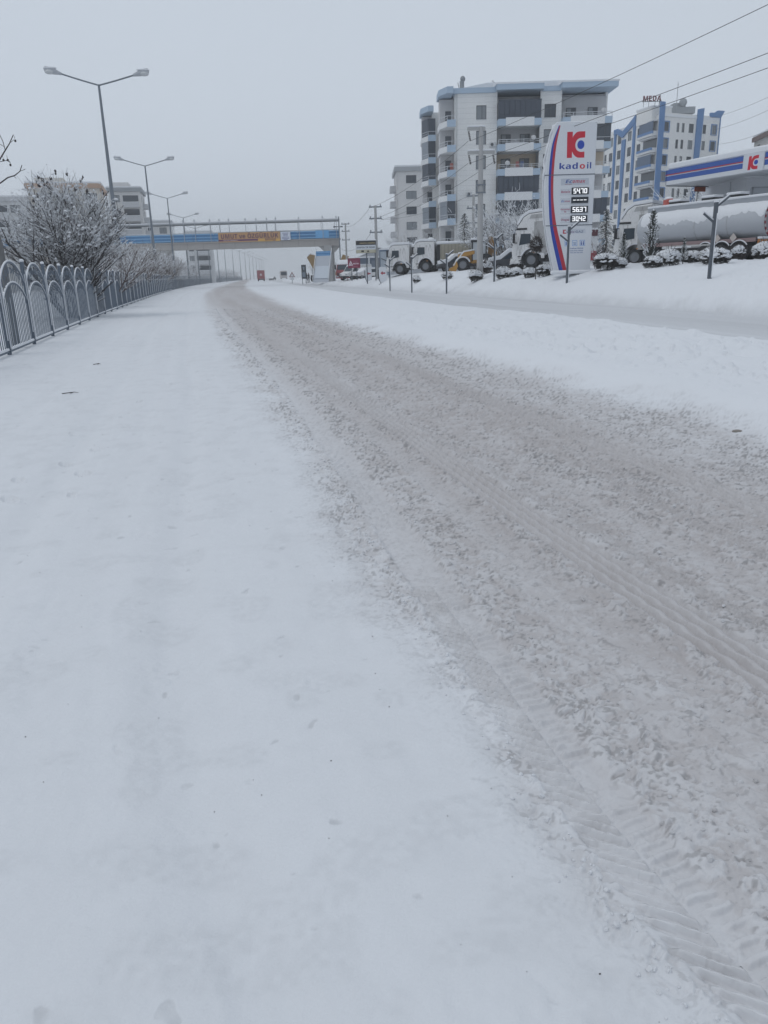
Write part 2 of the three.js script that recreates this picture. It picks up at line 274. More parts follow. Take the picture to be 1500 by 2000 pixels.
    const g = new THREE.BufferGeometry(); g.setAttribute('position', new THREE.Float32BufferAttribute(p, 3)); g.setAttribute('normal', new THREE.Float32BufferAttribute(n, 3)); g.setAttribute('color', new THREE.Float32BufferAttribute(cl, 3)); g.setAttribute('uv', new THREE.Float32BufferAttribute(uv, 2)); g.setIndex(ix);
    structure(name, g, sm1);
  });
}
// ---------- shared materials ----------
const snow = M('snow', 0.715, 0.732, 0.760, 0.9);
const fenceMetal = M('fence_metal', 0.12, 0.15, 0.19, 0.55, 0.2), galv = M('galvanised', 0.19, 0.215, 0.245, 0.55, 0.4), lampGrey = M('lamp_grey', 0.42, 0.44, 0.47, 0.5);
const concrete = M('concrete', 0.40, 0.40, 0.40, 0.9), dark = M('dark', 0.03, 0.035, 0.045, 0.6), rubber = M('rubber', 0.022, 0.023, 0.026, 0.85);
const white = M('white_paint', 0.66, 0.68, 0.70, 0.4), bark = M('bark', 0.055, 0.05, 0.05, 0.95), twig = M('brown_twig', 0.105, 0.08, 0.072, 0.95);
const steel = M('steel', 0.10, 0.115, 0.135, 0.5, 0.4);
// lettering and print: flat pictures on flat faces
function print(w, h, draw, opts = {}) {
  const c = document.createElement('canvas'); c.width = w; c.height = h; const x = c.getContext('2d'); draw(x, w, h);
  const t = new THREE.CanvasTexture(c); t.colorSpace = THREE.SRGBColorSpace; t.anisotropy = 8;
  return new THREE.MeshStandardMaterial({ map: t, roughness: 0.55, ...opts });
}
const sheet = (w, h, x, y, z, rx, ry, rz) => place(new THREE.PlaneGeometry(w, h), x, y, z, rx, ry, rz);

// ---------- iron fence of arched panels ----------
{
  const P = 3.2, y0 = 0.10, arch = (yEnd, yTop, n = 14, dy = 0) => { const p = []; for (let i = 0; i <= n; i++) { const u = i / n * 2 - 1; p.push([0.1 + (P - 0.14) * (i / n), yEnd + (yTop - yEnd) * Math.pow(1 - abs(u) ** 2.1, 0.8) + dy, 0]); } return p; };
  const yAt = (x, a, b) => { const u = (x - 0.1) / (P - 0.14) * 2 - 1; return a + (b - a) * Math.pow(max(0, 1 - abs(u) ** 2.1), 0.8); };
  const frame = (seg, sides) => [
    box(0.085, 2.16, 0.085, 0, 1.08, 0), box(0.05, 1.98, 0.05, 0.10, 1.03, 0), box(0.05, 1.98, 0.05, P - 0.10, 1.03, 0),
    box(P - 0.2, 0.055, 0.04, P / 2, y0, 0), tube(arch(1.50, 2.12, seg), 0.024, sides, seg), tube(arch(1.10, 1.62, seg), 0.022, sides, seg)];
  const spokes = (n) => { const o = []; for (let i = 1; i < n; i++) { const x = 0.1 + (P - 0.14) * i / n, a = yAt(x, 1.10, 1.62), b = yAt(x, 1.50, 2.12); o.push(rod([x, a, 0], [lerp(x, P / 2, -0.06), b, 0], 0.007, 0.007, 4)); } return o; };
  const scroll = (n) => { const o = []; for (let i = 0; i < n; i++) { const x = 0.24 + (P - 0.46) * (i + 0.5) / n, a = yAt(x, 1.10, 1.62), b = yAt(x, 1.50, 2.12); o.push(place(new THREE.TorusGeometry(0.07, 0.008, 4, 10), x, (a + b) / 2 + 0.06, 0)); } return o; };
  const snowOn = (seg) => [tube(arch(1.535, 2.162, seg), 0.023, 5, seg), tube(arch(1.132, 1.660, seg), 0.021, 5, seg), box(P - 0.25, 0.05, 0.08, P / 2, y0 + 0.05, 0.0), box(0.05, 1.8, 0.02, 0.015, 1.05, 0.052), box(0.028, 1.5, 0.018, 0.105, 1.1, 0.034), box(0.028, 1.5, 0.018, P - 0.095, 1.1, 0.034), sph(0.06, 0, 2.19, 0, 1, 0.8, 1, 8)];
  const barAt = (i, n) => 0.1 + (P - 0.14) * (i + 0.5) / n;
  const NB = 16;
  const near = join([...frame(16, 6), ...spokes(15), ...scroll(9)]), nearSnow = join(snowOn(16));
  const bars = [], barSnow = []; for (let i = 0; i < NB; i++) { const x = barAt(i, NB), t = yAt(x, 1.10, 1.62); bars.push(box(0.02, t - y0, 0.018, x, (t + y0) / 2, 0)); barSnow.push(box(0.010, (t - y0) * 0.8, 0.008, x + 0.004, (t + y0) / 2 - 0.1, 0.012)); }
  const midG = join([...frame(10, 4), ...spokes(12), ...bars.map((b) => b.clone())]), midSnow = join(snowOn(10));
  const farG = join([...frame(8, 3), ...Array.from({ length: 9 }, (_, i) => box(0.02, 1.35, 0.016, barAt(i, 9), 0.78, 0))]), farSnow = join([tube(arch(1.535, 2.158, 8), 0.021, 3, 8), tube(arch(1.132, 1.655, 8), 0.019, 3, 8), box(0.03, 1.7, 0.02, 0.025, 1.05, 0.052)]);
  const fence = thing('iron_fence', 'long grey iron fence of snow-edged double arches beside the pavement', 'fence');
  let z = -12.2, k = 0;
  while (z > -440 && k < 140) {
    const x = fenceX(z), s = (fenceX(z - 0.5) - fenceX(z + 0.5)) / 1, len = Math.sqrt(1 + s * s), z2 = z - P / len, x2 = fenceX(z2);
    const lod = k < 9 ? 0 : k < 34 ? 1 : 2;
    const p = part('panel', [near, midG, farG][lod], fenceMetal, fence);
    p.position.set(x, groundBase(x, z) - 0.02, z); p.rotation.y = Math.atan2(-(z2 - z), x2 - x);
    part('snow_edging', [nearSnow, midSnow, farSnow][lod], snow, p);
    if (lod === 0) for (let i = 0; i < NB; i++) { part('bar', bars[i], fenceMetal, p); if (i % 2 === 0) part('snow_edging', barSnow[i], snow, p); }
    z = z2; k++;
  }
}

// ---------- twin-arm street lamps in the far median ----------
{
  const L = thing('street_lamp', 'nearest and tallest twin-arm street lamp rising behind the bare tree', 'street lamp', [-18.35, 0, -58], 0.2, 'twin-arm street lamps');
  const H = 14.2;
  part('pole', [cyl(0.19, 0.075, H, 0, H / 2, 0, 0, 0, 0, 10), cyl(0.26, 0.21, 0.7, 0, 0.35, 0, 0, 0, 0, 10)], galv, L);
  for (const s of [-1, 1]) {
    part('arm', tube([[0, H - 0.05, 0], [s * 1.1, H + 0.24, 0], [s * 2.4, H + 0.62, 0]], 0.052, 6, 8), galv, L);
    const hd = part('lamp_head', [place(new THREE.LatheGeometry([[0, 0], [0.05, 0.02], [0.075, 0.14], [0.12, 0.3], [0.135, 0.5], [0.1, 0.68], [0, 0.74]].map((p) => new THREE.Vector2(...p)), 10).scale(1.6, 1.6, 1.0), s * 2.25, H + 0.58, 0, 0, 0, s > 0 ? -1.28 : 1.28)], lampGrey, L);
    part('lamp_bowl', sph(0.21, s * 3.02, H + 0.70, 0, 1.5, 0.75, 0.9, 10), M('lamp_glass', 0.55, 0.57, 0.58, 0.25), hd);
    part('snow_cap', sph(0.19, s * 2.95, H + 0.93, 0, 2.3, 0.4, 0.85, 10), snow, hd);
  }
  const spots = [[-26.5, -97, 'second nearest twin-arm street lamp'], [-33.85, -135, 'third twin-arm street lamp, its pole crossing the footbridge rail'], [-41.6, -178, 'fourth twin-arm street lamp, its arms just above the footbridge roof']];
  for (const [x, z, l] of spots) copy(L, [x, 0, z], 0.2, l);
  [-0.2206, -0.2068, -0.1961, -0.1873, -0.1778, -0.169, -0.1627, -0.1577, -0.1533, -0.1492, -0.1457, -0.1426, -0.14].forEach((q, i) => { const z = -216 - 38 * i, x = -q * z; copy(L, [x, 0, z], 0.17, 'hazy twin-arm street lamp in the far row beyond the footbridge', 'far row of street lamps'); });
}

// ---------- bare trees carrying snow ----------
class Sticks {                               // many thin tapered sticks in one buffer
  constructor() { this.p = []; this.n = []; this.i = []; }
  add(a, b, r0, r1, sides = 4) {
    const d = V(b.x - a.x, b.y - a.y, b.z - a.z).normalize(), u = abs(d.y) < 0.9 ? V(0, 1, 0) : V(1, 0, 0), s = u.clone().cross(d).normalize(), t = d.clone().cross(s), o = this.p.length / 3;
    for (const [c, r] of [[a, r0], [b, r1]]) for (let k = 0; k < sides; k++) { const q = k / sides * 2 * PI, nx = s.x * cos(q) + t.x * sin(q), ny = s.y * cos(q) + t.y * sin(q), nz = s.z * cos(q) + t.z * sin(q); this.p.push(c.x + nx * r, c.y + ny * r, c.z + nz * r); this.n.push(nx, ny, nz); }
    for (let k = 0; k < sides; k++) { const k2 = (k + 1) % sides; this.i.push(o + k, o + k2, o + sides + k2, o + k, o + sides + k2, o + sides + k); }
  }
  blob(c, rx, ry, rz, r) { const o = this.p.length / 3, N = 6; this.p.push(c.x, c.y + ry, c.z); this.n.push(0, 1, 0); for (const [h, w] of [[0.45, 0.85], [-0.3, 0.9]]) for (let k = 0; k < N; k++) { const q = k / N * 2 * PI + r() * 0.5, j = 0.75 + 0.5 * r(); this.p.push(c.x + cos(q) * rx * w * j, c.y + ry * h, c.z + sin(q) * rz * w * j); this.n.push(cos(q) * 0.8, h, sin(q) * 0.8); } this.p.push(c.x, c.y - ry * 0.7, c.z); this.n.push(0, -1, 0); for (let k = 0; k < N; k++) { const k2 = (k + 1) % N; this.i.push(o, o + 1 + k2, o + 1 + k, o + 1 + k, o + 1 + k2, o + 1 + N + k2, o + 1 + k, o + 1 + N + k2, o + 1 + N + k, o + 1 + N + k, o + 1 + N + k2, o + 1 + 2 * N); } }
  geo() { const g = new THREE.BufferGeometry(); g.setAttribute('position', new THREE.Float32BufferAttribute(this.p, 3)); g.setAttribute('normal', new THREE.Float32BufferAttribute(this.n, 3)); g.setAttribute('uv', new THREE.Float32BufferAttribute(new Float32Array(this.p.length / 3 * 2), 2)); g.setIndex(this.i); return g; }
}
function bareTree(seed, o) {                 // o: stems, height, spread, levels, kids, snow, pods
  const r = rng(seed), wood = new Sticks(), fine = new Sticks(), cap = new Sticks(), pods = new Sticks();
  const grow = (a, dir, len, rad, lev) => {
    const n = lev <= 1 ? 4 : 3; let p = a.clone(), d = dir.clone(), rr = rad;
    for (let k = 0; k < n; k++) {
      if (o.env && (p.x * p.x + p.z * p.z) / (o.env[0] * o.env[0]) + (p.y - o.env[1]) ** 2 / (o.env[2] * o.env[2]) > 0.85 + 0.3 * r() && p.y > o.env[1] * 0.3) return; if (o.skirt && lev > 1 && p.y < o.skirt[0] && hyp(p.x, p.z) > o.skirt[1]) return;
      d.add(V((r() - 0.5) * 0.34, (r() - 0.35) * 0.22 * (o.lift ?? 1), (r() - 0.5) * 0.34)).normalize();
      const q = p.clone().addScaledVector(d, len / n), r1 = rr * (lev >= o.levels ? 0.62 : 0.8);
      (lev >= 2 ? fine : wood).add(p, q, rr, r1, lev === 0 ? 6 : 4 - (lev > 2 ? 1 : 0));
      const flat = hyp(d.x, d.z); if (r() < o.snow * (0.35 + 0.75 * flat)) { const up = max(rr, 0.006) * 0.75 + 0.004, w = max(0.011, rr * 0.85) * (o.fat ?? 1); cap.add(V(p.x, p.y + up, p.z), V(q.x, q.y + up, q.z), w * (0.7 + 0.6 * r()), w * (0.5 + 0.5 * r()), 4); }
      if (lev >= 1 && r() < (o.puff ?? 0.05)) { const s = (0.02 + 0.06 * r() * r()) * (o.fat ?? 1); cap.blob(V(q.x, q.y + s * 0.6, q.z), s * 1.5, s, s * 1.3, r); }
      if (lev < o.levels) { const kids = o.kids[lev] / n; let m = Math.floor(kids) + (r() < kids % 1 ? 1 : 0); if (k === 0 && lev === 0) m = Math.floor(m * 0.4); while (m--) { const az = r() * 2 * PI, sp = 0.45 + 0.5 * r(), t = V(cos(az), 0.1, sin(az)); const dd = d.clone().multiplyScalar(cos(sp)).addScaledVector(t, sin(sp)).normalize(); grow(p.clone().lerp(q, r()), dd, len * (0.42 + 0.3 * r()), rr * 0.55, lev + 1); } }
      else if (k === n - 1 && o.pods && r() < o.pods * sm(o.height * 0.8, o.height * 1.15, q.y)) { for (let m = 0; m < 7; m++) { const s = 0.018 + 0.02 * r(); pods.blob(V(q.x + (r() - 0.5) * 0.09, q.y - 0.03 + (r() - 0.5) * 0.13, q.z + (r() - 0.5) * 0.09), s * 0.8, s * 2.0, s * 0.8, r); } }
      p = q; rr = r1;
    }
  };
  for (let i = 0; i < o.stems; i++) { const az = (i + 0.6 * r()) / o.stems * 2 * PI, lean = o.spread * (0.35 + 0.65 * r()); grow(V(cos(az) * 0.12 * o.stems / 3, 0, sin(az) * 0.12 * o.stems / 3), V(cos(az) * lean, 1, sin(az) * lean).normalize(), o.height * (0.7 + 0.25 * r()), o.rad, 0); }
  return { wood: wood.geo(), fine: fine.geo(), cap: cap.geo(), pods: pods.p.length ? pods.geo() : null };
}
function plantTree(name, t, pos, turn, label, category, group, wm = bark, fm = bark) {
  const g = thing(name, label, category, pos, turn, group);
  part('trunk', t.wood, wm, g); part('twigs', t.fine, fm, g).userData.kind = 'stuff'; part('snow_on_branches', t.cap, snow, g).userData.kind = 'stuff';
  if (t.pods) part('seed_clusters', t.pods, M('seed_cluster', 0.05, 0.045, 0.048, 0.95), g).userData.kind = 'stuff';
  return g;
}
const bigTree = bareTree(7, { stems: 9, height: 5.4, spread: 0.66, levels: 3, kids: [13, 10, 6], snow: 0.64, rad: 0.085, fat: 0.95, puff: 0.11, pods: 0.16, env: [2.75, 3.2, 2.9], skirt: [2.3, 1.3] });
plantTree('bare_tree', bigTree, [-14.15, 0, -37.0], 0.4, 'big spreading bare tree with snowy limbs and dark seed clusters behind the fence', 'tree').scale.set(1, 1, 1);
{
  const sh = [11, 12, 13].map((s) => bareTree(s, { stems: 8, height: 4.2, spread: 1.0, levels: 2, kids: [15, 12], snow: 0.55, rad: 0.045, fat: 0.95, puff: 0.07, lift: 0.8, env: [2.4, 2.0, 2.1], skirt: [1.9, 1.5] }));
  const spots = [[-16.6, -49], [-18.9, -56.5], [-21.0, -66], [-22.9, -75], [-25.2, -86], [-27.6, -97], [-30.2, -110], [-33.2, -123], [-36.2, -139]].map(([x, z], i) => [x - 0.3, z, 1.1 + 0.04 * i]);
  const where = ['next behind the big bare tree', 'second behind the big bare tree', 'third behind the big bare tree', 'fourth along behind the fence', 'fifth along behind the fence', 'sixth along behind the fence', 'seventh along behind the fence', 'eighth along behind the fence', 'last of the near row behind the fence'];
  spots.forEach(([x, z, s], i) => { const g = plantTree('snowy_shrub', sh[i % 3], [x, 0, z], i * 1.7, 'tangled brown shrub with snowy twigs, ' + where[i], 'shrub', 'shrubs behind the fence', twig, twig); g.scale.set(s * 1.05, s * 0.98, s * 1.05); });
  const far = bareTree(21, { stems: 5, height: 4.6, spread: 0.6, levels: 2, kids: [8, 6], snow: 0.6, rad: 0.06, fat: 2.2, puff: 0.05 });
  const far2 = bareTree(22, { stems: 4, height: 4.2, spread: 0.7, levels: 2, kids: [9, 5], snow: 0.6, rad: 0.06, fat: 2.2, puff: 0.06 });
  const fr = rng(31);
  for (let i = 0; i < 24; i++) { const z = -152 - i * 13, x = fenceX(z) - 1.5 - fr() * 3.5; const g = plantTree('bare_tree', i % 2 ? far : far2, [x, 0, z], fr() * 6, 'small hazy bare tree in the far row behind the fence', 'tree', 'far row of bare trees', twig, twig); const s = 0.8 + 0.35 * fr(); g.scale.set(s, s, s); }
}
{ // plane tree at the edge of the view: trunk and two hanging boughs
  const g = thing('plane_tree', 'bare tree with hanging seed balls whose trunk stands at the fence end', 'tree', [-9.45, 0, -20.5]);
  part('trunk', [rod([0, 0, 0], [0, 2.6, 0], 0.09, 0.075, 10), rod([0, 2.6, 0], [-0.35, 5.2, 0.2], 0.075, 0.05, 8), rod([0, 2.5, 0], [-0.7, 4.2, -0.4], 0.07, 0.04, 6)], M('plane_bark', 0.16, 0.16, 0.16, 0.95), g);
  const bough = (pts, r) => { for (let i = 0; i + 1 < pts.length; i++) out.push(rod(pts[i], pts[i + 1], lerp(r * 0.6, 0.006, i / pts.length), lerp(r * 0.6, 0.006, (i + 1) / pts.length), 5)); };
  let out = []; bough([[-0.2, 3.3, 0.3], [0.3, 3.55, 0.8], [0.66, 3.98, 1.0], [0.86, 4.22, 1.0], [0.97, 4.35, 1.0], [1.08, 4.52, 1.0]], 0.035); bough([[0.86, 4.22, 1.0], [0.84, 4.4, 1.0], [0.76, 4.62, 1.0]], 0.014); bough([[0.84, 4.3, 1.0], [0.78, 4.34, 1.02]], 0.01); bough([[0.7, 4.0, 1.0], [0.86, 4.02, 1.0], [0.93, 3.98, 1.0]], 0.012); bough([[1.0, 4.37, 1.0], [1.07, 4.42, 1.0]], 0.008);
  part('branch', out, bark, g).scale.set(1.1, 1.075, 1);
  out = []; bough([[-0.1, 3.0, 0.2], [0.4, 3.5, 0.8], [0.82, 3.68, 1.0], [0.98, 3.72, 1.0], [1.1, 3.80, 1.0], [1.16, 3.92, 1.0]], 0.03); bough([[1.1, 3.80, 1.0], [1.22, 3.84, 1.0]], 0.01); bough([[0.95, 3.71, 1.0], [1.0, 3.66, 1.0]], 0.008);
  part('branch', out, bark, g).scale.set(1.1, 1.075, 1);
  for (const [x, y] of [[1.1, 4.40], [0.92, 3.93], [0.88, 4.03], [0.79, 4.03]]) { const b = part('seed_ball', sph(0.026, x * 1.1, y * 1.075, 1.0, 1, 1.1, 1, 8), bark, g); part('stalk', rod([x * 1.1, y * 1.075 + 0.02, 1.0], [x * 1.1 - 0.01, y * 1.075 + 0.1, 1.0], 0.004, 0.004, 4), bark, b); }
}

// ---------- footbridge over the road ----------
{
  const B = thing('footbridge', 'concrete footbridge with blue slatted parapet and pipe roof spanning the road', 'footbridge', [0, 0, -140]);
  const x0 = -70, x1 = -6.3, blue = M('bridge_blue', 0.055, 0.22, 0.48, 0.5), blueL = M('bridge_light_blue', 0.20, 0.42, 0.66, 0.5), pale = M('pale_steel', 0.45, 0.48, 0.52, 0.5);
  part('girder', [bx(x0, x1, 6.28, 7.30, -1.3, 1.3), bx(x0, x1 + 0.15, 7.30, 7.46, -1.5, 1.5)], M('girder_concrete', 0.42, 0.40, 0.385, 0.9), B);
  part('girder_seam', Array.from({ length: 24 }, (_, i) => bx(x0 + 2.7 * i, x0 + 2.7 * i + 0.07, 6.3, 7.28, 1.3, 1.315)), M('seam', 0.30, 0.29, 0.28, 0.9), B);
  const bays = 18, w = (x1 - x0) / bays;
  for (let i = 0; i < bays; i++) { const a = x0 + i * w + 0.04, b = a + w - 0.08; for (let k = 0; k < 5; k++) part('parapet_slat', bx(a, b, 7.60 + k * 0.245, 7.775 + k * 0.245, 1.36, 1.42), k % 2 ? blue : blueL, B); part('parapet_back', bx(a, b, 7.5, 8.74, 1.33, 1.345), M('parapet_back_sheet', 0.12, 0.25, 0.42, 0.6), B); part('rear_parapet', bx(a, b, 7.55, 8.70, -1.42, -1.36), blue, B); }  // muted blue backing sheet behind the slats
  part('parapet_panel', bx(-10.3, -8.0, 7.56, 8.80, 1.43, 1.46), M('blue_panel', 0.16, 0.42, 0.72, 0.5), B);
  part('top_rail', [bx(x0, x1, 8.80, 8.90, 1.34, 1.44), bx(x0, x1, 8.80, 8.90, -1.44, -1.34)], pale, B);
  part('roof_pipe', [rod([x0, 10.36, 1.1], [x1, 10.36, 1.1], 0.10, 0.10, 8), rod([x0, 10.36, -1.1], [x1, 10.36, -1.1], 0.10, 0.10, 8), bx(x0, x1, 10.40, 10.50, -1.1, 1.1)], M('roof_pipe', 0.30, 0.32, 0.34, 0.6), B);
  part('snow_on_roof', bx(x0, x1 + 0.1, 10.50, 10.66, -1.15, 1.12), snow, B);
  part('snow_on_rail', [bx(x0, x1, 8.90, 8.95, 1.33, 1.45)], snow, B);
  for (const px of [-66, -61, -55, -50.5, -46.5, -42.5, -38.2, -34.4, -32.5, -30.6, -28.0, -26.4, -24.8, -22, -20.2, -18.4, -16.9, -13, -9.0, -6.7]) { const p = part('roof_post', rod([px, 7.4, 1.5], [px, 10.85, 1.5], 0.05, 0.05, 6), pale, B); part('finial', [sph(0.12, px, 10.95, 1.5, 1, 1, 1, 8), rod([px - 0.22, 10.78, 1.5], [px + 0.22, 10.78, 1.5], 0.035, 0.035, 5)], pale, p); part('brace', rod([px - 0.45, 7.5, -1.4], [px - 0.45, 10.4, -1.2], 0.04, 0.04, 5), pale, p); }
  const pier = (x) => part('pier', [box(1.45, 6.4, 1.2, x, 2.6, 0), extr([[x - 1.9, 6.30], [x - 0.72, 5.2], [x + 0.72, 5.2], [x + 1.9, 6.30]], 1.7, -0.85)], M('pier_concrete', 0.50, 0.495, 0.485, 0.9), B);
  pier(-8.05); pier(-37); pier(-64);
  part('pier_band', [bx(-8.82, -7.28, 2.1, 2.2, -0.65, 0.65), bx(-8.82, -7.28, 4.0, 4.07, -0.65, 0.65)], M('pier_stain', 0.40, 0.39, 0.38, 0.9), B);
  part('end_post', rod([-6.25, 0.3, 1.7], [-6.25, 10.9, 1.7], 0.10, 0.09, 8), galv, B);
  part('floodlight', [box(1.5, 0.10, 0.25, -6.4, 9.25, 1.9), box(0.35, 0.22, 0.3, -7.0, 9.25, 2.0), box(0.35, 0.22, 0.3, -5.8, 9.25, 2.0)], steel, B);
  // stair flight in front of the pier
  const S = thing('bridge_stair', 'steep white-sided stair flight with blue top panel beside the bridge pier', 'stair', [-9.2, 0.45, -130.5], -0.10);
  part('stair_flight', [extr([[-0.2, 0], [0.3, 0], [4.6, 4.2], [4.6, 4.9], [4.1, 4.75]], 2.5, -1.25).rotateY(PI / 2)], M('stair_grey', 0.44, 0.47, 0.52, 0.8), S);
  part('stair_cover', box(2.3, 0.05, 4.9, 0, 2.35, -1.95, 0.80 + 0.0, 0, 0), M('stair_snow', 0.55, 0.60, 0.66, 0.8), S);
  for (const s of [-1, 1]) part('handrail', [rod([s * 1.28, 0.6, 0.2], [s * 1.28, 5.3, -4.3], 0.06, 0.06, 6), rod([s * 1.28, 0.0, 0.2], [s * 1.28, 0.7, 0.2], 0.05, 0.05, 6), rod([s * 1.28, 4.5, -4.3], [s * 1.28, 5.4, -4.3], 0.05, 0.05, 6)], white, S);
  for (let k = 0; k < 5; k++) part('blue_slat', box(2.4, 0.22, 0.06, 0, 3.75 + k * 0.25, -3.6), k % 2 ? blue : M('slat_blue', 0.10, 0.33, 0.62, 0.5), S);
  part('rear_wall', bx(-0.5, 0.75, 0, 5.9, -8.6, -7.6), concrete, S);
  // banner
  const ban = print(1024, 128, (c) => {
    c.fillStyle = '#bd9468'; c.fillRect(0, 0, 880, 128); c.fillStyle = '#5b2b5e'; c.fillRect(0, 92, 560, 22); const gr = c.createLinearGradient(0, 0, 880, 0); c.fillStyle = '#d4a85a'; c.fillRect(560, 96, 320, 32);
    c.fillStyle = '#46184a'; c.font = 'bold 84px sans-serif'; c.textBaseline = 'alphabetic'; c.fillText('UMUT ve ÖZGÜRLÜK', 30, 80, 820); c.font = 'bold 46px sans-serif'; c.fillText('Mitingi', 660, 120, 180);
    c.fillStyle = '#e8dccb'; c.font = 'bold 18px sans-serif'; c.fillText('barış  için  buluşuyoruz', 70, 110, 460);
    c.fillStyle = '#d5dae4'; c.fillRect(884, 4, 140, 118); c.fillStyle = '#4a4f8a'; for (const [y, w] of [[24, 84], [42, 70], [60, 66], [78, 104], [96, 104], [110, 60]]) c.fillRect(954 - w / 2, y, w, 6);
  });
  const bo = thing('banner', 'ochre banner with purple lettering hung on the footbridge parapet', 'banner', [0, 0, -138.45]);
  part('cloth', [box(12.2, 1.52, 0.02, -20.65, 8.05, -0.02)], M('banner_back', 0.5, 0.42, 0.3), bo);
  part('printed_face', sheet(12.2, 1.52, -20.65, 8.05, 0.004), ban, bo);
  for (const x of [-26.6, -14.7]) part('tie', rod([x, 8.8, -0.05], [x, 8.86, -0.2], 0.03, 0.03, 4), white, bo);
}
// ---------- buildings ----------
const glass = M('window_glass', 0.045, 0.058, 0.075, 0.08, 0, { envMapIntensity: 1 }), curtain = M('curtained_glass', 0.22, 0.24, 0.26, 0.3), frameDark = M('dark_frame', 0.06, 0.065, 0.075, 0.5), frameWhite = M('white_frame', 0.6, 0.62, 0.64, 0.5), shade = M('grey_blind', 0.045, 0.058, 0.082, 0.5);
function wallMap(key, base, joint, step, seed) {   // cladding boards, stains; uv in metres
  if (mats[key]) return mats[key];
  const N = 256, d = new Uint8Array(N * N * 4), S = 8;   // the picture is 8 m wide and high
  for (let j = 0; j < N; j++) for (let i = 0; i < N; i++) { const y = j / N * S, f = (y / step) % 1, n = 1 + 0.05 * (fbm(i / 20, j / 20, seed, 3) - 0.5) + 0.04 * (noise(i / 3, j / 40, seed + 9) - 0.5), k = step && f < S / N / step ? joint : 1; d.set([...base.map((c) => 255 * Math.pow(min(1, c * n * k), 1 / 2.2)), 255], (j * N + i) * 4); }
  const t = new THREE.DataTexture(d, N, N); t.wrapS = t.wrapT = THREE.RepeatWrapping; t.magFilter = THREE.LinearFilter; t.minFilter = THREE.LinearMipmapLinearFilter; t.generateMipmaps = true; t.colorSpace = THREE.SRGBColorSpace; t.repeat.set(1 / S, 1 / S); t.needsUpdate = true;
  return (mats[key] = new THREE.MeshStandardMaterial({ map: t, roughness: 0.9 }));
}
// a wall in the local x-y plane with real openings; windows sit back in them. open: [x, y, w, h, kind]
function facade(parent, w, h, opens, m, at = [0, 0, 0], turn = 0, thick = 0.3, y0 = 0) {
  const holes = opens.map(([x, y, ww, hh]) => [[x, y], [x, y + hh], [x + ww, y + hh], [x + ww, y]]);
  const wall = part('wall', extr([[0, y0], [w, y0], [w, h], [0, h]], thick, -thick, 0, holes), m, parent);
  wall.position.set(...at); wall.rotation.y = turn;
  for (const [x, y, ww, hh, kind = 0, fm] of opens) {
    const f = fm ?? frameDark, t = 0.07, z = -0.14, win = part('window', [bx(x, x + ww, y, y + t, z, z + 0.07), bx(x, x + ww, y + hh - t, y + hh, z, z + 0.07), bx(x, x + t, y + t, y + hh - t, z, z + 0.07), bx(x + ww - t, x + ww, y + t, y + hh - t, z, z + 0.07), ...(kind === 3 ? [] : [bx(x + ww * 0.55, x + ww * 0.55 + 0.06, y + t, y + hh - t, z, z + 0.06)])], f, wall);
    part('pane', sheet(ww - 2 * t, hh - 2 * t, x + ww / 2, y + hh / 2, z + 0.02), kind === 1 ? curtain : glass, wall);
    if (kind !== 3) part('sill', bx(x - 0.06, x + ww + 0.06, y - 0.06, y, -0.1, 0.07), frameWhite, wall);
  }
  return wall;
}
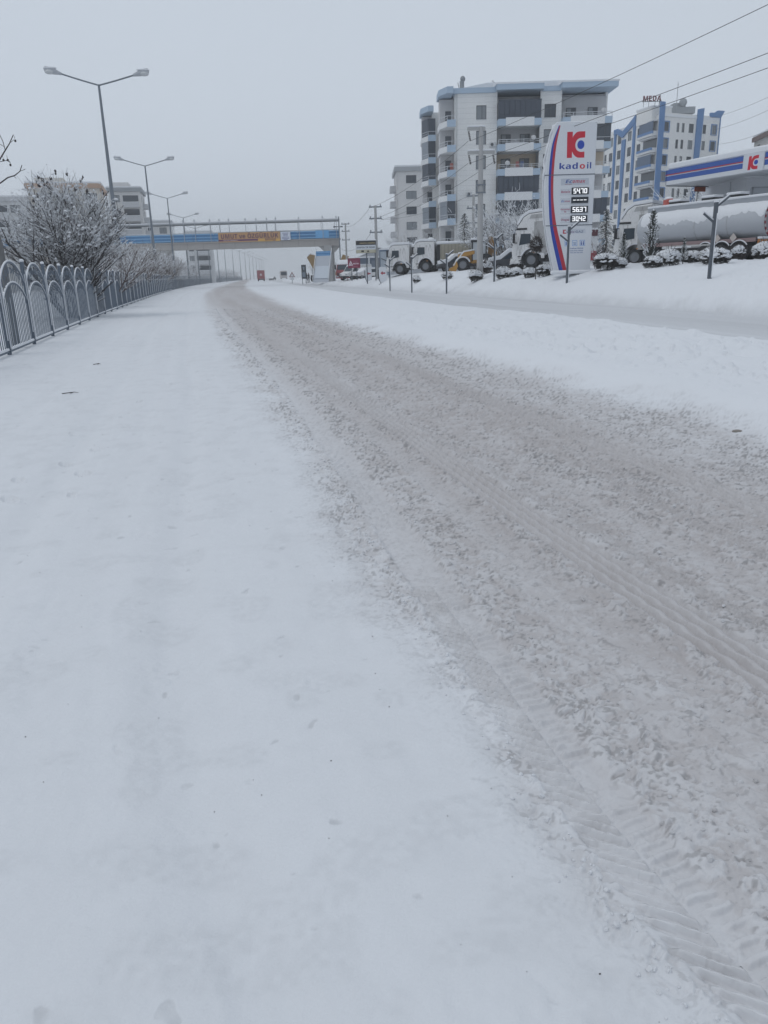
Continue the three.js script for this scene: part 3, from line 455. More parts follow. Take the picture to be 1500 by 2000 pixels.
{ // pale block with light blue balconies
  const A = thing('apartment_block', 'pale eight-storey apartment block with light blue balconies behind the price sign', 'building', [10.9, 0, -110]);
  const H = 23.4, fl = 2.96, wallM = wallMap('cladding', [0.76, 0.76, 0.75], 0.76, 0.62, 3), blueB = M('balcony_blue', 0.38, 0.48, 0.59, 0.7), balW = M('balcony_white', 0.70, 0.71, 0.72, 0.8), inner = M('balcony_wall', 0.52, 0.52, 0.53, 0.9), cream = M('cream_wall', 0.55, 0.46, 0.36, 0.9), railM = M('rail_white', 0.55, 0.57, 0.6, 0.5);
  const yF = (k) => H - 0.95 - fl * (k + 1);       // floor level of storey k counted from the top
  const o = []; for (let k = 0; k < 7; k++) o.push([2.45, yF(k) + 0.75, 1.3, 1.65, 1]);
  facade(A, 5.15, H, o, wallM, [0, 0, 0], 0, 0.3, 0);
  const o2 = []; for (let k = 0; k < 7; k++) o2.push([0.55, yF(k) + 0.75, 1.5, 1.6, k % 2]);
  facade(A, 2.75, H, o2, wallM, [10.7, 0, 0]);
  part('side_wall', [bx(-0.3, -0.01, 0, H, -14, -0.31), bx(19.6, 19.9, 0, H, -14, -2.0)], wallM, A);
  part('core', bx(0, 19.6, 0, H - 0.2, -14, -2.2), inner, A);
  part('fascia', [bx(-0.5, 4.9, H - 0.1, H + 0.50, -14, 0.25), bx(4.9, 10.9, H - 0.02, H + 0.62, -14, 1.25), bx(10.9, 13.2, H - 0.1, H + 0.45, -14, 0.3), bx(13.2, 20.3, H + 0.02, H + 0.62, -14, 1.3)], blueB, A);
  part('roof_snow', [extr([[-0.6, H + 0.55], [19.9, H + 0.72], [14, H + 1.35], [4, H + 1.3]], 12.5, -13.6), bx(4.8, 11, H + 0.621, H + 0.82, -3, 1.3), bx(13.1, 20.4, H + 0.621, H + 0.82, -3, 1.35)], snow, A);
  // two balcony stacks on the front
  const stack = (x0, w, kinds) => {
    part('recess_wall', [bx(x0, x0 + w, 0, H - 0.46, -2.1, -1.9)], inner, A);
    kinds.forEach((kd, k) => {
      const y = yF(k), z0 = -1.7, z1 = 1.15, b = part('balcony', [bx(x0, x0 + w, y - 0.18, y, z0, z1), bx(x0 + 0.9, x0 + w - 0.9, y - 0.32, y + 0.62, z1, z1 + 0.14)], balW, A);
      part('balcony_side', [bx(x0 - 0.06, x0 + 0.9, y - 0.25, y + 0.55, z1 - 0.05, z1 + 0.10), bx(x0 - 0.06, x0 + 0.06, y - 0.25, y + 0.55, z0, z1 - 0.05)], blueB, b); part('balcony_side', [bx(x0 + w - 0.9, x0 + w + 0.06, y - 0.25, y + 0.55, z1 - 0.05, z1 + 0.10), bx(x0 + w - 0.06, x0 + w + 0.06, y - 0.25, y + 0.55, z0, z1 - 0.05)], blueB, b);
      part('snow_ledge', [bx(x0 + 0.9, x0 + w - 0.9, y + 0.62, y + 0.69, z1, z1 + 0.15)], snow, b);
      if (kd === 0) {                          // open with rail, two doors behind
        part('rail', [bx(x0, x0 + w, y + 1.06, y + 1.12, z1, z1 + 0.06), bx(x0, x0 + w, y + 0.84, y + 0.88, z1, z1 + 0.05), ...Array.from({ length: 6 }, (_, i) => bx(x0 + w * i / 5 - 0.03, x0 + w * i / 5 + 0.03, y + 0.5, y + 1.06, z1, z1 + 0.05))], railM, b);
        for (const u of [0.26, 0.72]) { const d = part('balcony_door', bx(x0 + w * u - 0.65, x0 + w * u + 0.65, y, y + 2.15, -1.9, -1.82), frameDark, b); part('pane', [bx(x0 + w * u - 0.55, x0 + w * u - 0.04, y + 0.1, y + 2.05, -1.82, -1.80)], curtain, b); part('pane', bx(x0 + w * u + 0.04, x0 + w * u + 0.55, y + 0.8, y + 2.05, -1.82, -1.80), glass, b); }
        if (k === 2) part('cream_lining', bx(x0, x0 + w, y + 0.01, y + 2.7, -1.895, -1.86), cream, b);
      } else {                                 // glazed in
        const n = 8, gm = kd === 1 ? shade : kd === 2 ? glass : M('blue_glazing', 0.07, 0.12, 0.20, 0.15);
        for (let i = 0; i < n; i++) part('glazing_panel', bx(x0 + 0.04 + (w - 0.08) * i / n + 0.035, x0 + 0.04 + (w - 0.08) * (i + 1) / n - 0.035, y + 0.6, y + 2.62, z1 - 0.06, z1), gm, b);
        part('glazing_frame', [bx(x0, x0 + w, y + 2.62, y + 2.76, z1 - 0.1, z1 + 0.02), bx(x0, x0 + w, y + 0.5, y + 0.6, z1 - 0.1, z1 + 0.02), ...(kd === 1 ? [bx(x0 + 0.03, x0 + w - 0.03, y + 0.6, y + 2.62, z1 - 0.11, z1 - 0.07)] : Array.from({ length: n + 1 }, (_, i) => bx(x0 + 0.02 + (w - 0.08) * i / n, x0 + 0.06 + (w - 0.08) * i / n, y + 0.6, y + 2.62, z1 - 0.08, z1 + 0.01))), bx(x0 + 0.02, x0 + 0.1, y + 0.6, y + 2.62, z0, z1 - 0.12), bx(x0 + w - 0.1, x0 + w - 0.02, y + 0.6, y + 2.62, z0, z1 - 0.12)], kd === 1 ? shade : frameDark, b);
        part('rail', [bx(x0, x0 + w, y + 1.06, y + 1.11, z1 + 0.03, z1 + 0.07)], kd === 1 ? shade : railM, b);
      }
    });
  };
  stack(5.2, 5.45, [1, 0, 0, 1, 2, 3, 0]); stack(13.5, 6.2, [0, 2, 0, 0, 1, 0, 2]);
  // canted balconies on the corner, then the wing behind
  const corner = (x, z, n, kinds, yTop) => {
    for (let k = 0; k < n; k++) {
      const y = yTop - 0.95 - fl * (k + 1);
      const deck = [[0, 0], [0, 1.1], [-1.1, 1.1], [-1.9, -0.9], [-1.9, -4.0], [0, -4.0]];   // plan in x, z
      const b = part('balcony', place(new THREE.ExtrudeGeometry(new THREE.Shape(deck.map((p) => new THREE.Vector2(p[0], -p[1]))), { depth: 0.18, bevelEnabled: false }).rotateX(-PI / 2), x, y - 0.18, z), balW, A);
      const L = [[-1.1, 1.1], [-1.9, -0.9], [-1.9, -4.0]];
      const seg = (a, c, y0, y1, t, m, nm) => { const dx = c[0] - a[0], dz = c[1] - a[1], l = hyp(dx, dz); part(nm, box(l, y1 - y0, t, x + (a[0] + c[0]) / 2, (y0 + y1) / 2, z + (a[1] + c[1]) / 2, 0, -Math.atan2(dz, dx), 0), m, b); };
      seg([0, 1.1], L[0], y - 0.2, y + 0.62, 0.12, blueB, 'front_panel'); seg(L[0], L[1], y - 0.2, y + 0.5, 0.12, balW, 'canted_panel'); seg(L[1], L[2], y - 0.2, y + 0.5, 0.12, balW, 'side_panel');
      seg([0, 1.1], L[0], y + 1.04, y + 1.1, 0.05, railM, 'rail'); seg(L[0], L[1], y + 1.04, y + 1.1, 0.05, railM, 'rail'); seg(L[0], L[1], y + 0.75, y + 0.79, 0.05, railM, 'rail');
      const q = [[0, 1.1], L[0], L[1]]; part('rail_post', q.map(([px, pz]) => bx(x + px - 0.03, x + px + 0.03, y + 0.5, y + 1.04, z + pz - 0.03, z + pz + 0.03)), railM, b);
      if (kinds[k]) { seg([-0.05, 1.06], [-1.08, 1.06], y + 0.63, y + 2.76, 0.06, kinds[k] === 1 ? shade : glass, 'glazing_panel'); seg([-1.12, 1.04], [-1.87, -0.9], y + 0.51, y + 2.76, 0.06, kinds[k] === 1 ? shade : M('pale_glazing', 0.20, 0.23, 0.27, 0.3), 'glazing_panel'); }
      else { part('balcony_door', bx(x - 1.1, x - 0.35, y, y + 2.1, z - 1.88, z - 1.80), glass, b); }
    }
    part('recess_wall', bx(x - 1.8, x - 0.02, 0, yTop - 0.4, z - 4.1, z - 1.9), inner, A);
    part('fascia', place(new THREE.ExtrudeGeometry(new THREE.Shape([[0, 1.3], [-0.8, 1.3], [-1.75, -0.9], [-1.75, -4.2], [0, -4.2]].map((p) => new THREE.Vector2(p[0], -p[1]))), { depth: 0.75, bevelEnabled: false }).rotateX(-PI / 2), x - 0.31, yTop - 0.25, z - 0.02), blueB, A);
  };
  corner(-0.31, 0, 7, [0, 0, 0, 0, 2, 0, 0], H + 0.02);
  corner(-1.9, -13.2, 7, [1, 2, 1, 0, 2, 0, 0], H + 0.35);
  part('wing_wall', bx(-2.3, -0.32, 0, H + 0.3, -26, -14.02), wallM, A);
  for (const [x, k, w] of [[4.2, 1], [1.2, 3], [4.3, 4], [11.0, 2], [12.9, 4], [4.1, 6]]) { const u = part('air_unit', rbx(x, x + 0.75, yF(k) + 0.4, yF(k) + 0.95, 0.02, 0.32, 0.04), M('air_unit', 0.55, 0.56, 0.57, 0.6), A); part('fan_grille', place(new THREE.CircleGeometry(0.2, 12), x + 0.3, yF(k) + 0.67, 0.325), frameDark, u); }
  for (const [x, k] of [[9.7, 1], [6.4, 2], [18.6, 0], [15.2, 3]]) part('balcony_dish', place(new THREE.SphereGeometry(0.42, 12, 6, 0, 2 * PI, 0, 0.9), x, yF(k) + 1.15, 1.05, PI / 2 - 0.4, 0.4, 0), M('dish_grey', 0.5, 0.51, 0.52, 0.6), A);
  for (const [x, k, c] of [[7.6, 2, [0.35, 0.10, 0.09]], [8.2, 2, [0.12, 0.16, 0.3]], [16.4, 2, [0.4, 0.36, 0.3]], [16.9, 2, [0.15, 0.2, 0.2]], [-1.0, 2, [0.34, 0.12, 0.1]]]) part('laundry', bx(x, x + 0.42, yF(k) + 0.7, yF(k) + 1.5, 0.55, 0.58), M('laundry' + x, ...c, 0.9), A);
  part('roof_vent', [cyl(0.3, 0.3, 0.9, 0.9, H + 1.5, -3), sph(0.42, 1.0, H + 2.2, -3, 0.8, 0.9, 0.8), rod([0.6, H + 0.8, -3], [0.35, H + 1.8, -3], 0.05)], M('vent_grey', 0.25, 0.27, 0.29), A);
  part('roof_panel', box(3.2, 0.06, 1.8, 8.6, H + 1.75, -4, 0.3, 0, 0.04), M('panel_grey', 0.22, 0.24, 0.27, 0.4), A);
  part('antenna', [rod([5.2, H + 1.1, -4], [5.1, H + 2.2, -4], 0.03), rod([4.9, H + 2.1, -4], [5.4, H + 1.9, -4], 0.02)], steel, A);
}
{ // corner block with deep blue strips
  const th = Math.atan2(7, 14.6), D = thing('apartment_block', 'white ten-storey corner block with deep blue trim and red roof letters', 'building', [55.7, 0, -165]);
  const H = 30.4, fl = 3.0, wm = wallMap('render_white', [0.75, 0.75, 0.74], 1, 0, 5), blue = M('deep_blue', 0.09, 0.20, 0.41, 0.6), wh = M('trim_white', 0.62, 0.63, 0.64, 0.8);
  const wl = 24.5, wr = 16.4, y = (k) => H - 1.4 - fl * (k + 1);
  // face to the left of the corner runs back; local x grows to the corner
  const oL = [], oR = []; for (let k = 0; k < 8; k++) { for (const [x, w] of [[0.9, 1.6], [3.7, 1.6], [7.5, 1.6], [12.0, 1.6], [16.0, 1.5]]) oL.push([x, y(k) + 0.7, w, 1.75, (k * 7 + x) % 3 < 1 ? 1 : 0]); }
  for (let k = 0; k < 7; k++) { for (const [x, w] of [[1.3, 1.2], [4.6, 0.7], [6.0, 0.7], [7.9, 1.3], [11.7, 0.9], [14.1, 1.3]]) oR.push([x, y(k) + 0.7, w, 1.65, (k * 5 + x) % 2 < 1 ? 1 : 0]); }
  oR.push([0.7, 4.2, 4.4, 2.4, 1], [11.2, 4.2, 4.2, 2.4, 1]);
  const aL = Math.atan2(-21.3, -3.9);                // direction from the corner to the far left end
  const left = facade(D, wl, H - 0.9, oL, wm, [-3.9 * wl / 21.65, 0, -21.3 * wl / 21.65], Math.atan2(-21.3, 3.9));
  const right = facade(D, wr, H - 0.4, oR, wm, [0, 0, 0], Math.atan2(7.0, 14.6));
  const put = (nm, g, m, par) => part(nm, g, m, par);
  // blue strips and framed windows on the right face
  put('blue_strip', [bx(-0.2, 1.0, 8.5, H + 1.4, 0.01, 0.30)], blue, right); put('ochre_strip', bx(-0.2, 0.9, 0, 8.5, 0.01, 0.28), M('ochre', 0.36, 0.24, 0.10, 0.9), right);
  put('blue_strip', extr([[9.7, 0], [10.3, 0], [11.4, H + 0.9], [9.8, H + 0.6]], 0.3, 0.01), blue, right);
  put('blue_strip', [bx(16.2, 16.42, 2, H - 0.5, 0.01, 0.12)], blue, right); put('roof_fin', extr([[13.4, H - 0.6], [16.3, H - 0.6], [17.2, H + 0.7], [15.4, H + 0.7], [14.6, H + 0.25], [13.4, H + 0.2]], 0.4, -0.2), blue, right);
  for (let k = 0; k < 7; k++) for (const x of [1.3, 14.1]) put('window_surround', [bx(x - 0.2, x, y(k) + 0.5, y(k) + 2.55, 0.01, 0.1), bx(x + (x > 5 ? 1.3 : 1.2), x + (x > 5 ? 1.5 : 1.4), y(k) + 0.5, y(k) + 2.55, 0.01, 0.1), bx(x, x + 1.25, y(k) + 2.37, y(k) + 2.55, 0.01, 0.1), bx(x, x + 1.25, y(k) + 0.5, y(k) + 0.62, 0.01, 0.1)], blue, right);
  for (const x of [0.7, 11.2]) put('window_surround', [bx(x - 0.3, x, 3.9, 6.9, 0.01, 0.15), bx(x + 4.3, x + 4.6, 3.9, 6.9, 0.01, 0.15), bx(x, x + 4.3, 6.62, 6.9, 0.01, 0.15), bx(x, x + 4.3, 3.9, 4.18, 0.01, 0.15)], blue, right);
  // strips and bays of the left face
  put('blue_strip', bx(6.1, 6.9, 13, H - 1.6, 0.01, 0.25), blue, left); put('blue_strip', extr([[10.1, 6.5], [10.5, 6.5], [11.3, H - 3.2], [9.7, H - 3.2]], 0.25, 0.01), blue, left); put('blue_strip', bx(14.4, 15.3, 15, H + 0.6, 0.01, 0.25), blue, left);
  put('blue_beam', extr([[6.0, H - 1.6], [7.4, H - 1.6], [9.9, H - 2.7], [15.3, H - 0.7], [15.3, H + 0.7], [9.9, H - 1.5], [7.6, H - 0.6], [6.0, H - 0.6]], 0.3, 0.012), blue, left);
  for (let k = 0; k < 9; k++) { const b = part('bay', [bx(18.4, 24.2, y(k) - 0.12, y(k) + 0.75, 0, 1.3), bx(18.8, 24.0, y(k) + 2.55, y(k) + 2.8, 0, 1.1)], wh, left); put('blue_band', bx(18.55, 24.25, y(k) + 0.3, y(k) + 0.76, 1.0, 1.34), blue, b); const gl = [0, 2, 5, 7].includes(k); put('glazing_panel', bx(18.8, 24.1, y(k) + 0.76, y(k) + 2.55, gl ? 1.05 : 0.02, gl ? 1.15 : 0.06), gl ? M('bay_blue', 0.05, 0.09, 0.16, 0.3) : glass, b); }
  part('core', extr([[0.3, 0.3], [-3.4, 20.6], [10, 26], [14, 7.2]], H - 1.2).rotateX(-PI / 2), wm, D);
  part('stair_tower', [box(4.5, 2.6, 5, 0.2, H - 0.6, -4.2, 0, 0.3, 0)], wm, D); part('tower_snow', box(4.7, 0.3, 5.2, 0.2, H + 0.85, -4.2, 0, 0.3, 0), snow, D);
  part('roof_snow', extr([[0.2, -0.2], [-3.7, 21], [10, 26.4], [14.6, 7]], 0.4).rotateX(-PI / 2).translate(0, H - 1.1, 0), snow, D);
  part('roof_plant', [box(5, 1.2, 3, 6, H + 0.6, -6), box(2.4, 0.8, 2, 5.5, H + 1.6, -6), rod([4.5, H, -4], [4.5, H + 5.5, -4], 0.06), sph(0.8, 6, H + 2.0, -4.6, 1, 1, 0.4, 10)], M('plant_grey', 0.33, 0.35, 0.37), D);
  const sg = thing('roof_letters', 'red rooftop letters on a frame above the corner block', 'sign', [52.4, H + 1.1, -166.0]);
  const font = await new FontLoader().loadAsync('fonts/droid/droid_sans_bold.typeface.json');
  let tx = 0; for (const ch of 'MEDA') { const g = new TextGeometry(ch, { font, size: 0.92, depth: 0.2, curveSegments: 3 }); g.computeBoundingBox(); const w = g.boundingBox.max.x; g.translate(tx, 0.62, 0); tx += w + 0.1; part('letter', g, M('letter_red', 0.17, 0.05, 0.06, 0.6), sg); }
  part('letter_frame', [bx(0, tx, 0.5, 0.6, -0.1, 0.1), ...[0.3, tx * 0.35, tx * 0.68, tx - 0.3].map((x) => rod([x, -0.4, -0.1], [x, 1.6, -0.1], 0.04)), rod([tx - 0.2, -0.4, -1], [tx - 0.2, 1.8, -0.1], 0.04)], steel, sg);
}
function farBlock(label, pos, turn, w, d, floors, o) {    // plainer block: front and side walls with windows, balconies where o says
  const g = thing('apartment_block', label, 'building', pos, turn), fl = 2.95, H = floors * fl + 0.9, m = o.m, f = [], s = [];
  for (let k = 0; k < floors; k++) { for (const [x, ww] of o.front) f.push([x, k * fl + 1.1, ww, 1.5, (k + x) % 2 < 1 ? 1 : 0]); for (const [x, ww] of o.side ?? []) s.push([x, k * fl + 1.1, ww, 1.5, k % 2]); }
  facade(g, w, H, f, m, [0, 0, 0], 0); facade(g, d, H, s, m, o.sideRight ? [w, 0, -0.31] : [-0.001, 0, -d], o.sideRight ? PI / 2 : -PI / 2);
  part('core', bx(0.32, w - 0.32, 0, H - 0.1, -d + 0.1, -0.6), m, g);
  part('fascia', bx(-0.4, w + 0.4, H - 0.5, H + 0.3, -d - 0.4, 0.4), o.trim, g);
  part('roof_snow', bx(-0.35, w + 0.35, H + 0.3, H + 0.6, -d, 0.35), snow, g);
  for (const [x, ww, mm] of o.balc ?? []) for (let k = 1; k < floors; k++) { const b = part('balcony', [bx(x, x + ww, k * fl - 0.15, k * fl + 0.95, 1.0, 1.12), bx(x, x + ww, k * fl - 0.15, k * fl, 0.01, 1.0)], mm, g); part('glazing_panel', bx(x + 0.1, x + ww - 0.1, k * fl + 1.2, k * fl + 2.5, 0.01, 0.06), glass, b); part('snow_ledge', bx(x, x + ww, k * fl + 0.95, k * fl + 1.05, 0.98, 1.13), snow, b); }
  for (const [x, ww, y0] of o.sideBalc ?? []) for (let k = 1; k < floors; k++) { const sx = o.sideRight ? w : 0, e = o.sideRight ? 1 : -1; part('balcony', [bx(min(sx + e * 0.02, sx + e * 1.2), max(sx + e * 0.02, sx + e * 1.2), k * fl - 0.15, k * fl + 0.95, -x - ww, -x)], balTint, g); }
  for (const b of o.blocks ?? []) part('roof_house', bx(...b), m, g);
  return g;
}
const balTint = M('balcony_grey', 0.50, 0.51, 0.53, 0.8), paleW = wallMap('pale_render', [0.64, 0.635, 0.63], 1, 0, 8), creamW = wallMap('cream_render', [0.64, 0.60, 0.54], 1, 0, 9), greyW = wallMap('grey_render', [0.60, 0.61, 0.62], 1, 0, 10);
farBlock('grey-white seven-storey block partly hidden behind the pale block with blue balconies', [4.4, 0, -168], 0.02, 8.2, 12, 7, { m: paleW, trim: M('grey_trim', 0.36, 0.38, 0.40), front: [[1.9, 2.1]], balc: [], side: [[1, 1.2], [9, 1.2]], sideBalc: [[3, 4.5]] });
farBlock('brown-trimmed block with glazed balconies rising behind the station canopy', [72.5, 0, -150], -0.12, 16, 14, 8, { m: M('warm_white', 0.48, 0.47, 0.45, 0.9), trim: M('brown_trim', 0.16, 0.11, 0.10), front: [[8, 2]], balc: [[1.2, 5.0, balTint]], side: [[2, 1.3]] });
farBlock('cream block with orange eaves behind the big bare tree', [-63.4, 0, -152], 0.25, 12.5, 14, 6, { m: creamW, trim: M('orange_eaves', 0.48, 0.33, 0.24), front: [[2, 2]], balc: [[5, 3, M('orange_balcony', 0.50, 0.38, 0.30)], [9.6, 2.4, balTint]], side: [[2, 1.5], [8, 1.5]], sideBalc: [[3, 4]], blocks: [[1, 6, 18.8, 20.2, -9, -3]] });
farBlock('pale grey block at the edge of view behind the plane tree', [-84, 0, -172], 0.3, 11, 12, 6, { m: greyW, trim: balTint, front: [[1.5, 2], [7.5, 2]], balc: [[4, 3, balTint]], side: [[4, 2]] });
farBlock('grey stepped block with balconies behind the nearest street lamp', [-61.0, 0, -190], 0.2, 7, 12, 7, { m: paleW, trim: M('grey_trim2', 0.30, 0.32, 0.34), front: [[0.8, 1.6]], balc: [[3, 3.6, balTint]], sideRight: true, side: [[2, 1.5], [7, 1.5]], sideBalc: [[4, 2.5]], blocks: [[0.6, 4.5, 21.6, 23.2, -8, -2]] });
farBlock('lower pale block above the footbridge roof between the lamps', [-60.5, 0, -212], 0.15, 7, 10, 5, { m: paleW, trim: balTint, front: [[1, 1.6], [4.4, 1.8]], side: [] });
farBlock('grey balcony block seen under the footbridge deck', [-61.2, 0, -262], 0.12, 8, 12, 5, { m: greyW, trim: balTint, front: [[0.8, 1.5]], balc: [[3, 4.4, balTint]], side: [] });
// ---------- fuel price sign ----------
{
  const S = thing('price_sign', 'tall curved white fuel price sign with red and blue swoosh', 'sign', [11.9, 1.38, -45]);
  const xr = (y) => lerp(795, 703, (y - 125) / 1690), T = (x, y) => [(x - xr(y)) * 0.0049, (1815 - y) * 0.00447];
  const outl = [[335, 135], [290, 300], [246, 450], [222, 650], [206, 850], [204, 1050], [214, 1250], [240, 1480], [300, 1815]];
  const sp = new THREE.SplineCurve(outl.map((p) => new THREE.Vector2(...T(...p)))).getPoints(28).map((p) => [p.x, p.y]);
  const body = [...sp, [0, 0], [0, 7.45], [-0.08, 7.56], [-2.1, 7.56]];
  part('body', extr(body, 0.75, -0.75, 0.03), M('sign_white', 0.66, 0.68, 0.71, 0.35), S);
  part('side_trim', tube(sp.map(([x, y]) => [x + 0.0, y, -0.36]), 0.03, 5, 40), M('sign_trim', 0.42, 0.44, 0.47, 0.5), S);
  part('stuck_snow', [tube(sp.slice(0, 13).map(([x, y], i) => [x - 0.03 + 0.02 * sin(i * 2.1), y, -0.3 + 0.1 * sin(i * 1.3)]), 0.07, 6, 40), tube(sp.slice(15, 22).map(([x, y], i) => [x - 0.02, y, -0.45]), 0.05, 6, 24), rbx(-2.25, -0.1, -0.1, 0.1, 0.02, 0.5, 0.08)], snow, S);
  part('top_snow', [rbx(-2.15, 0.02, 7.55, 7.64, -0.74, -0.01, 0.04)], snow, S);
  const W = 2.72, Hh = 7.6, cw = 734, ch = 2048, X = (m) => (m + W) / W * cw, Y = (m) => (Hh - m) / Hh * ch;
  const seg = { 0: 'abcdef', 1: 'bc', 2: 'abged', 3: 'abgcd', 4: 'fgbc', 5: 'afgcd', 6: 'afgcde', 7: 'abc', 8: 'abcdefg', 9: 'abcdfg', '-': 'g' };
  const face = print(cw, ch, (c) => {
    const P = (x, y) => { const [a, b] = T(x, y); return [X(a), Y(b)]; }, poly = (pts, f) => { c.fillStyle = f; c.beginPath(); pts.forEach((p, i) => { const q = P(...p); i ? c.lineTo(...q) : c.moveTo(...q); }); c.closePath(); c.fill(); };
    const smooth = (pts) => new THREE.SplineCurve(pts.map((p) => new THREE.Vector2(...p))).getPoints(30).map((p) => [p.x, p.y]);
    c.fillStyle = '#d3d6db'; c.fillRect(0, 0, cw, ch);
    const a = smooth([[375, 148], [300, 350], [262, 600], [250, 800], [248, 1000], [255, 1250], [290, 1500], [352, 1815]]), b = smooth([[384, 148], [320, 350], [290, 600], [275, 800], [275, 1000], [287, 1250], [332, 1500], [397, 1815]]), d = smooth([[394, 148], [347, 350], [316, 600], [303, 800], [303, 1000], [327, 1250], [372, 1480], [440, 1815]]);
    poly([...a, ...b.slice().reverse()], '#1f3f9e'); poly([...b, ...d.slice().reverse()], '#b02a3c');
    // mark: bar, open ring, dot
    poly([[466, 220], [527, 220], [512, 505], [456, 505]], '#c42238');
    c.fillStyle = '#c42238'; c.beginPath(); c.moveTo(...P(662, 218)); c.lineTo(...P(600, 218)); c.quadraticCurveTo(...P(535, 226), ...P(520, 300)); c.lineTo(...P(512, 420)); c.quadraticCurveTo(...P(530, 500), ...P(590, 506)); c.lineTo(...P(648, 506)); c.lineTo(...P(650, 440)); c.lineTo(...P(610, 442)); c.quadraticCurveTo(...P(548, 430), ...P(552, 362)); c.quadraticCurveTo(...P(560, 292), ...P(620, 288)); c.lineTo(...P(659, 286)); c.closePath(); c.fill();
    poly([[528, 216], [574, 216], [529, 268]], '#d3d6db'); poly([[513, 508], [516, 462], [548, 508]], '#d3d6db');
    const q = P(612, 363); c.fillStyle = '#2346a8'; c.beginPath(); c.ellipse(q[0], q[1], 51, 58, 0, 0, 7); c.fill();
    const txt = (s, x, y, w, px, f, st = 'bold', fam = 'sans-serif') => { const p = P(x, y), e = P(x + w, y); c.fillStyle = f; c.font = `${st} ${px}px ${fam}`; c.textAlign = 'left'; const m = c.measureText(s).width; c.save(); c.translate(p[0], p[1]); c.scale((e[0] - p[0]) / m, 1); c.fillText(s, 0, 0); c.restore(); };
    txt('kad', 362, 628, 222, 112, '#1f3c92'); txt('o', 590, 628, 70, 112, '#c42238'); txt('il', 668, 628, 62, 112, '#1f3c92');
    const strip = (x0, y0, x1, y1, f) => poly([[x0, y0], [x1, y0], [x1, y1], [x0, y1]], f);
    strip(388, 733, 697, 808, '#b9bec7'); txt('Ec', 430, 785, 80, 66, '#2a4a92', 'italic bold'); txt('omax', 510, 785, 142, 66, '#b03a52', 'italic bold'); txt('EURO DIESEL', 430, 804, 80, 16, '#8a5560');
    for (const y of [905, 1010, 1120, 1222]) strip(372, y + 8, 690, y + 14, '#b3b8c0');
    for (const y of [850, 955, 1060, 1165]) strip(380, y, 488, y + 56, '#c4c8cf');
    txt('Motorin', 386, 895, 104, 42, '#9a3350'); txt('Ec', 384, 998, 36, 38, '#3a5cae', 'italic bold'); txt('omax', 420, 998, 64, 34, '#a04a66', 'italic bold'); txt('Kurşunsuz', 378, 1090, 104, 34, '#9a3350'); txt('95', 416, 1118, 26, 28, '#9a3350'); txt('Otogaz', 378, 1212, 96, 42, '#8a3350');
    strip(395, 1310, 655, 1362, '#c3c8d0'); strip(402, 1316, 436, 1362, '#b02a3c'); strip(416, 1326, 436, 1350, '#d3d6db'); txt('kado', 440, 1355, 92, 42, '#7b6a8c'); txt('GAZ', 538, 1355, 92, 42, '#66748f');
    for (const [x, w] of [[418, 52], [503, 57], [588, 60]]) { strip(x, 1440, x + w, 1508, '#7fa0cf'); strip(x + 5, 1446, x + w - 5, 1502, '#ccd4e0'); }
    strip(430, 1456, 440, 1496, '#2a55a6'); strip(446, 1466, 460, 1496, '#2a55a6'); strip(512, 1466, 548, 1472, '#6f88b0'); strip(518, 1480, 546, 1492, '#6f88b0'); for (const x of [600, 624]) { const h = P(x + 6, 1462); c.fillStyle = '#22439a'; c.beginPath(); c.arc(h[0], h[1], 8, 0, 7); c.fill(); strip(x, 1470, x + 12, 1498, '#22439a'); }
    txt('Birohan Petrol', 468, 1545, 158, 30, '#3f5690'); txt('BİROHAN PETROL ÜRÜNLERİ', 462, 1570, 162, 19, '#3f5690'); txt('PETROL NAK. İNŞ. GIDA', 462, 1592, 160, 19, '#3f5690');
  });
  const g = new THREE.ShapeGeometry(new THREE.Shape([...sp.map(([x, y]) => [x + 0.09, y]), [-0.03, 0.0], [-0.03, 7.5], [-2.02, 7.5]].map((p) => new THREE.Vector2(...p)))); const uv = g.attributes.uv, po = g.attributes.position; for (let i = 0; i < uv.count; i++) uv.setXY(i, (po.getX(i) + W) / W, po.getY(i) / Hh); g.translate(0, 0, 0.006);
  part('printed_face', g, face, S);
  for (const y of [690, 1265]) part('seam', [bx(T(208, y)[0], 0, T(0, y)[1] - 0.02, T(0, y)[1] + 0.02, 0.005, 0.02)], M('seam_dark', 0.10, 0.12, 0.15), S);
  [['54.70', 503, 838, 692, 915], ['----', 497, 945, 685, 1013], ['56.37', 490, 1048, 680, 1124], ['30.42', 484, 1155, 671, 1230]].forEach(([s, x0, y0, x1, y1]) => {
    const a = T(x0, y0), b = T(x1, y1), w = b[0] - T(x0, y1)[0], h = a[1] - b[1];
    const draw = (bg, fg) => (c, cw2, ch2) => { c.fillStyle = bg; c.fillRect(0, 0, cw2, ch2); c.fillStyle = fg; const n = s.replace('.', ''); [...n].forEach((d, i) => { const ox = 24 + i * 58, t = 13, dw = 46, dh = 84, oy = 13; const R = { a: [0, 0, dw, t], d: [0, dh - t, dw, t], g: [0, dh / 2 - t / 2, dw, t], f: [0, 0, t, dh / 2], e: [0, dh / 2, t, dh / 2], b: [dw - t, 0, t, dh / 2], c: [dw - t, dh / 2, t, dh / 2] }; for (const k of seg[d]) c.fillRect(ox + R[k][0], oy + R[k][1], R[k][2], R[k][3]); }); if (s.includes('.')) c.fillRect(24 + 2 * 58 - 13, 84, 11, 13); };
    const m = print(270, 110, draw('#1a222c', '#e8edf2')), em = print(270, 110, draw('#000000', '#ffffff')).map; m.emissiveMap = em; m.emissive = new THREE.Color(1, 1, 1); m.emissiveIntensity = 0.75; m.roughness = 0.4;
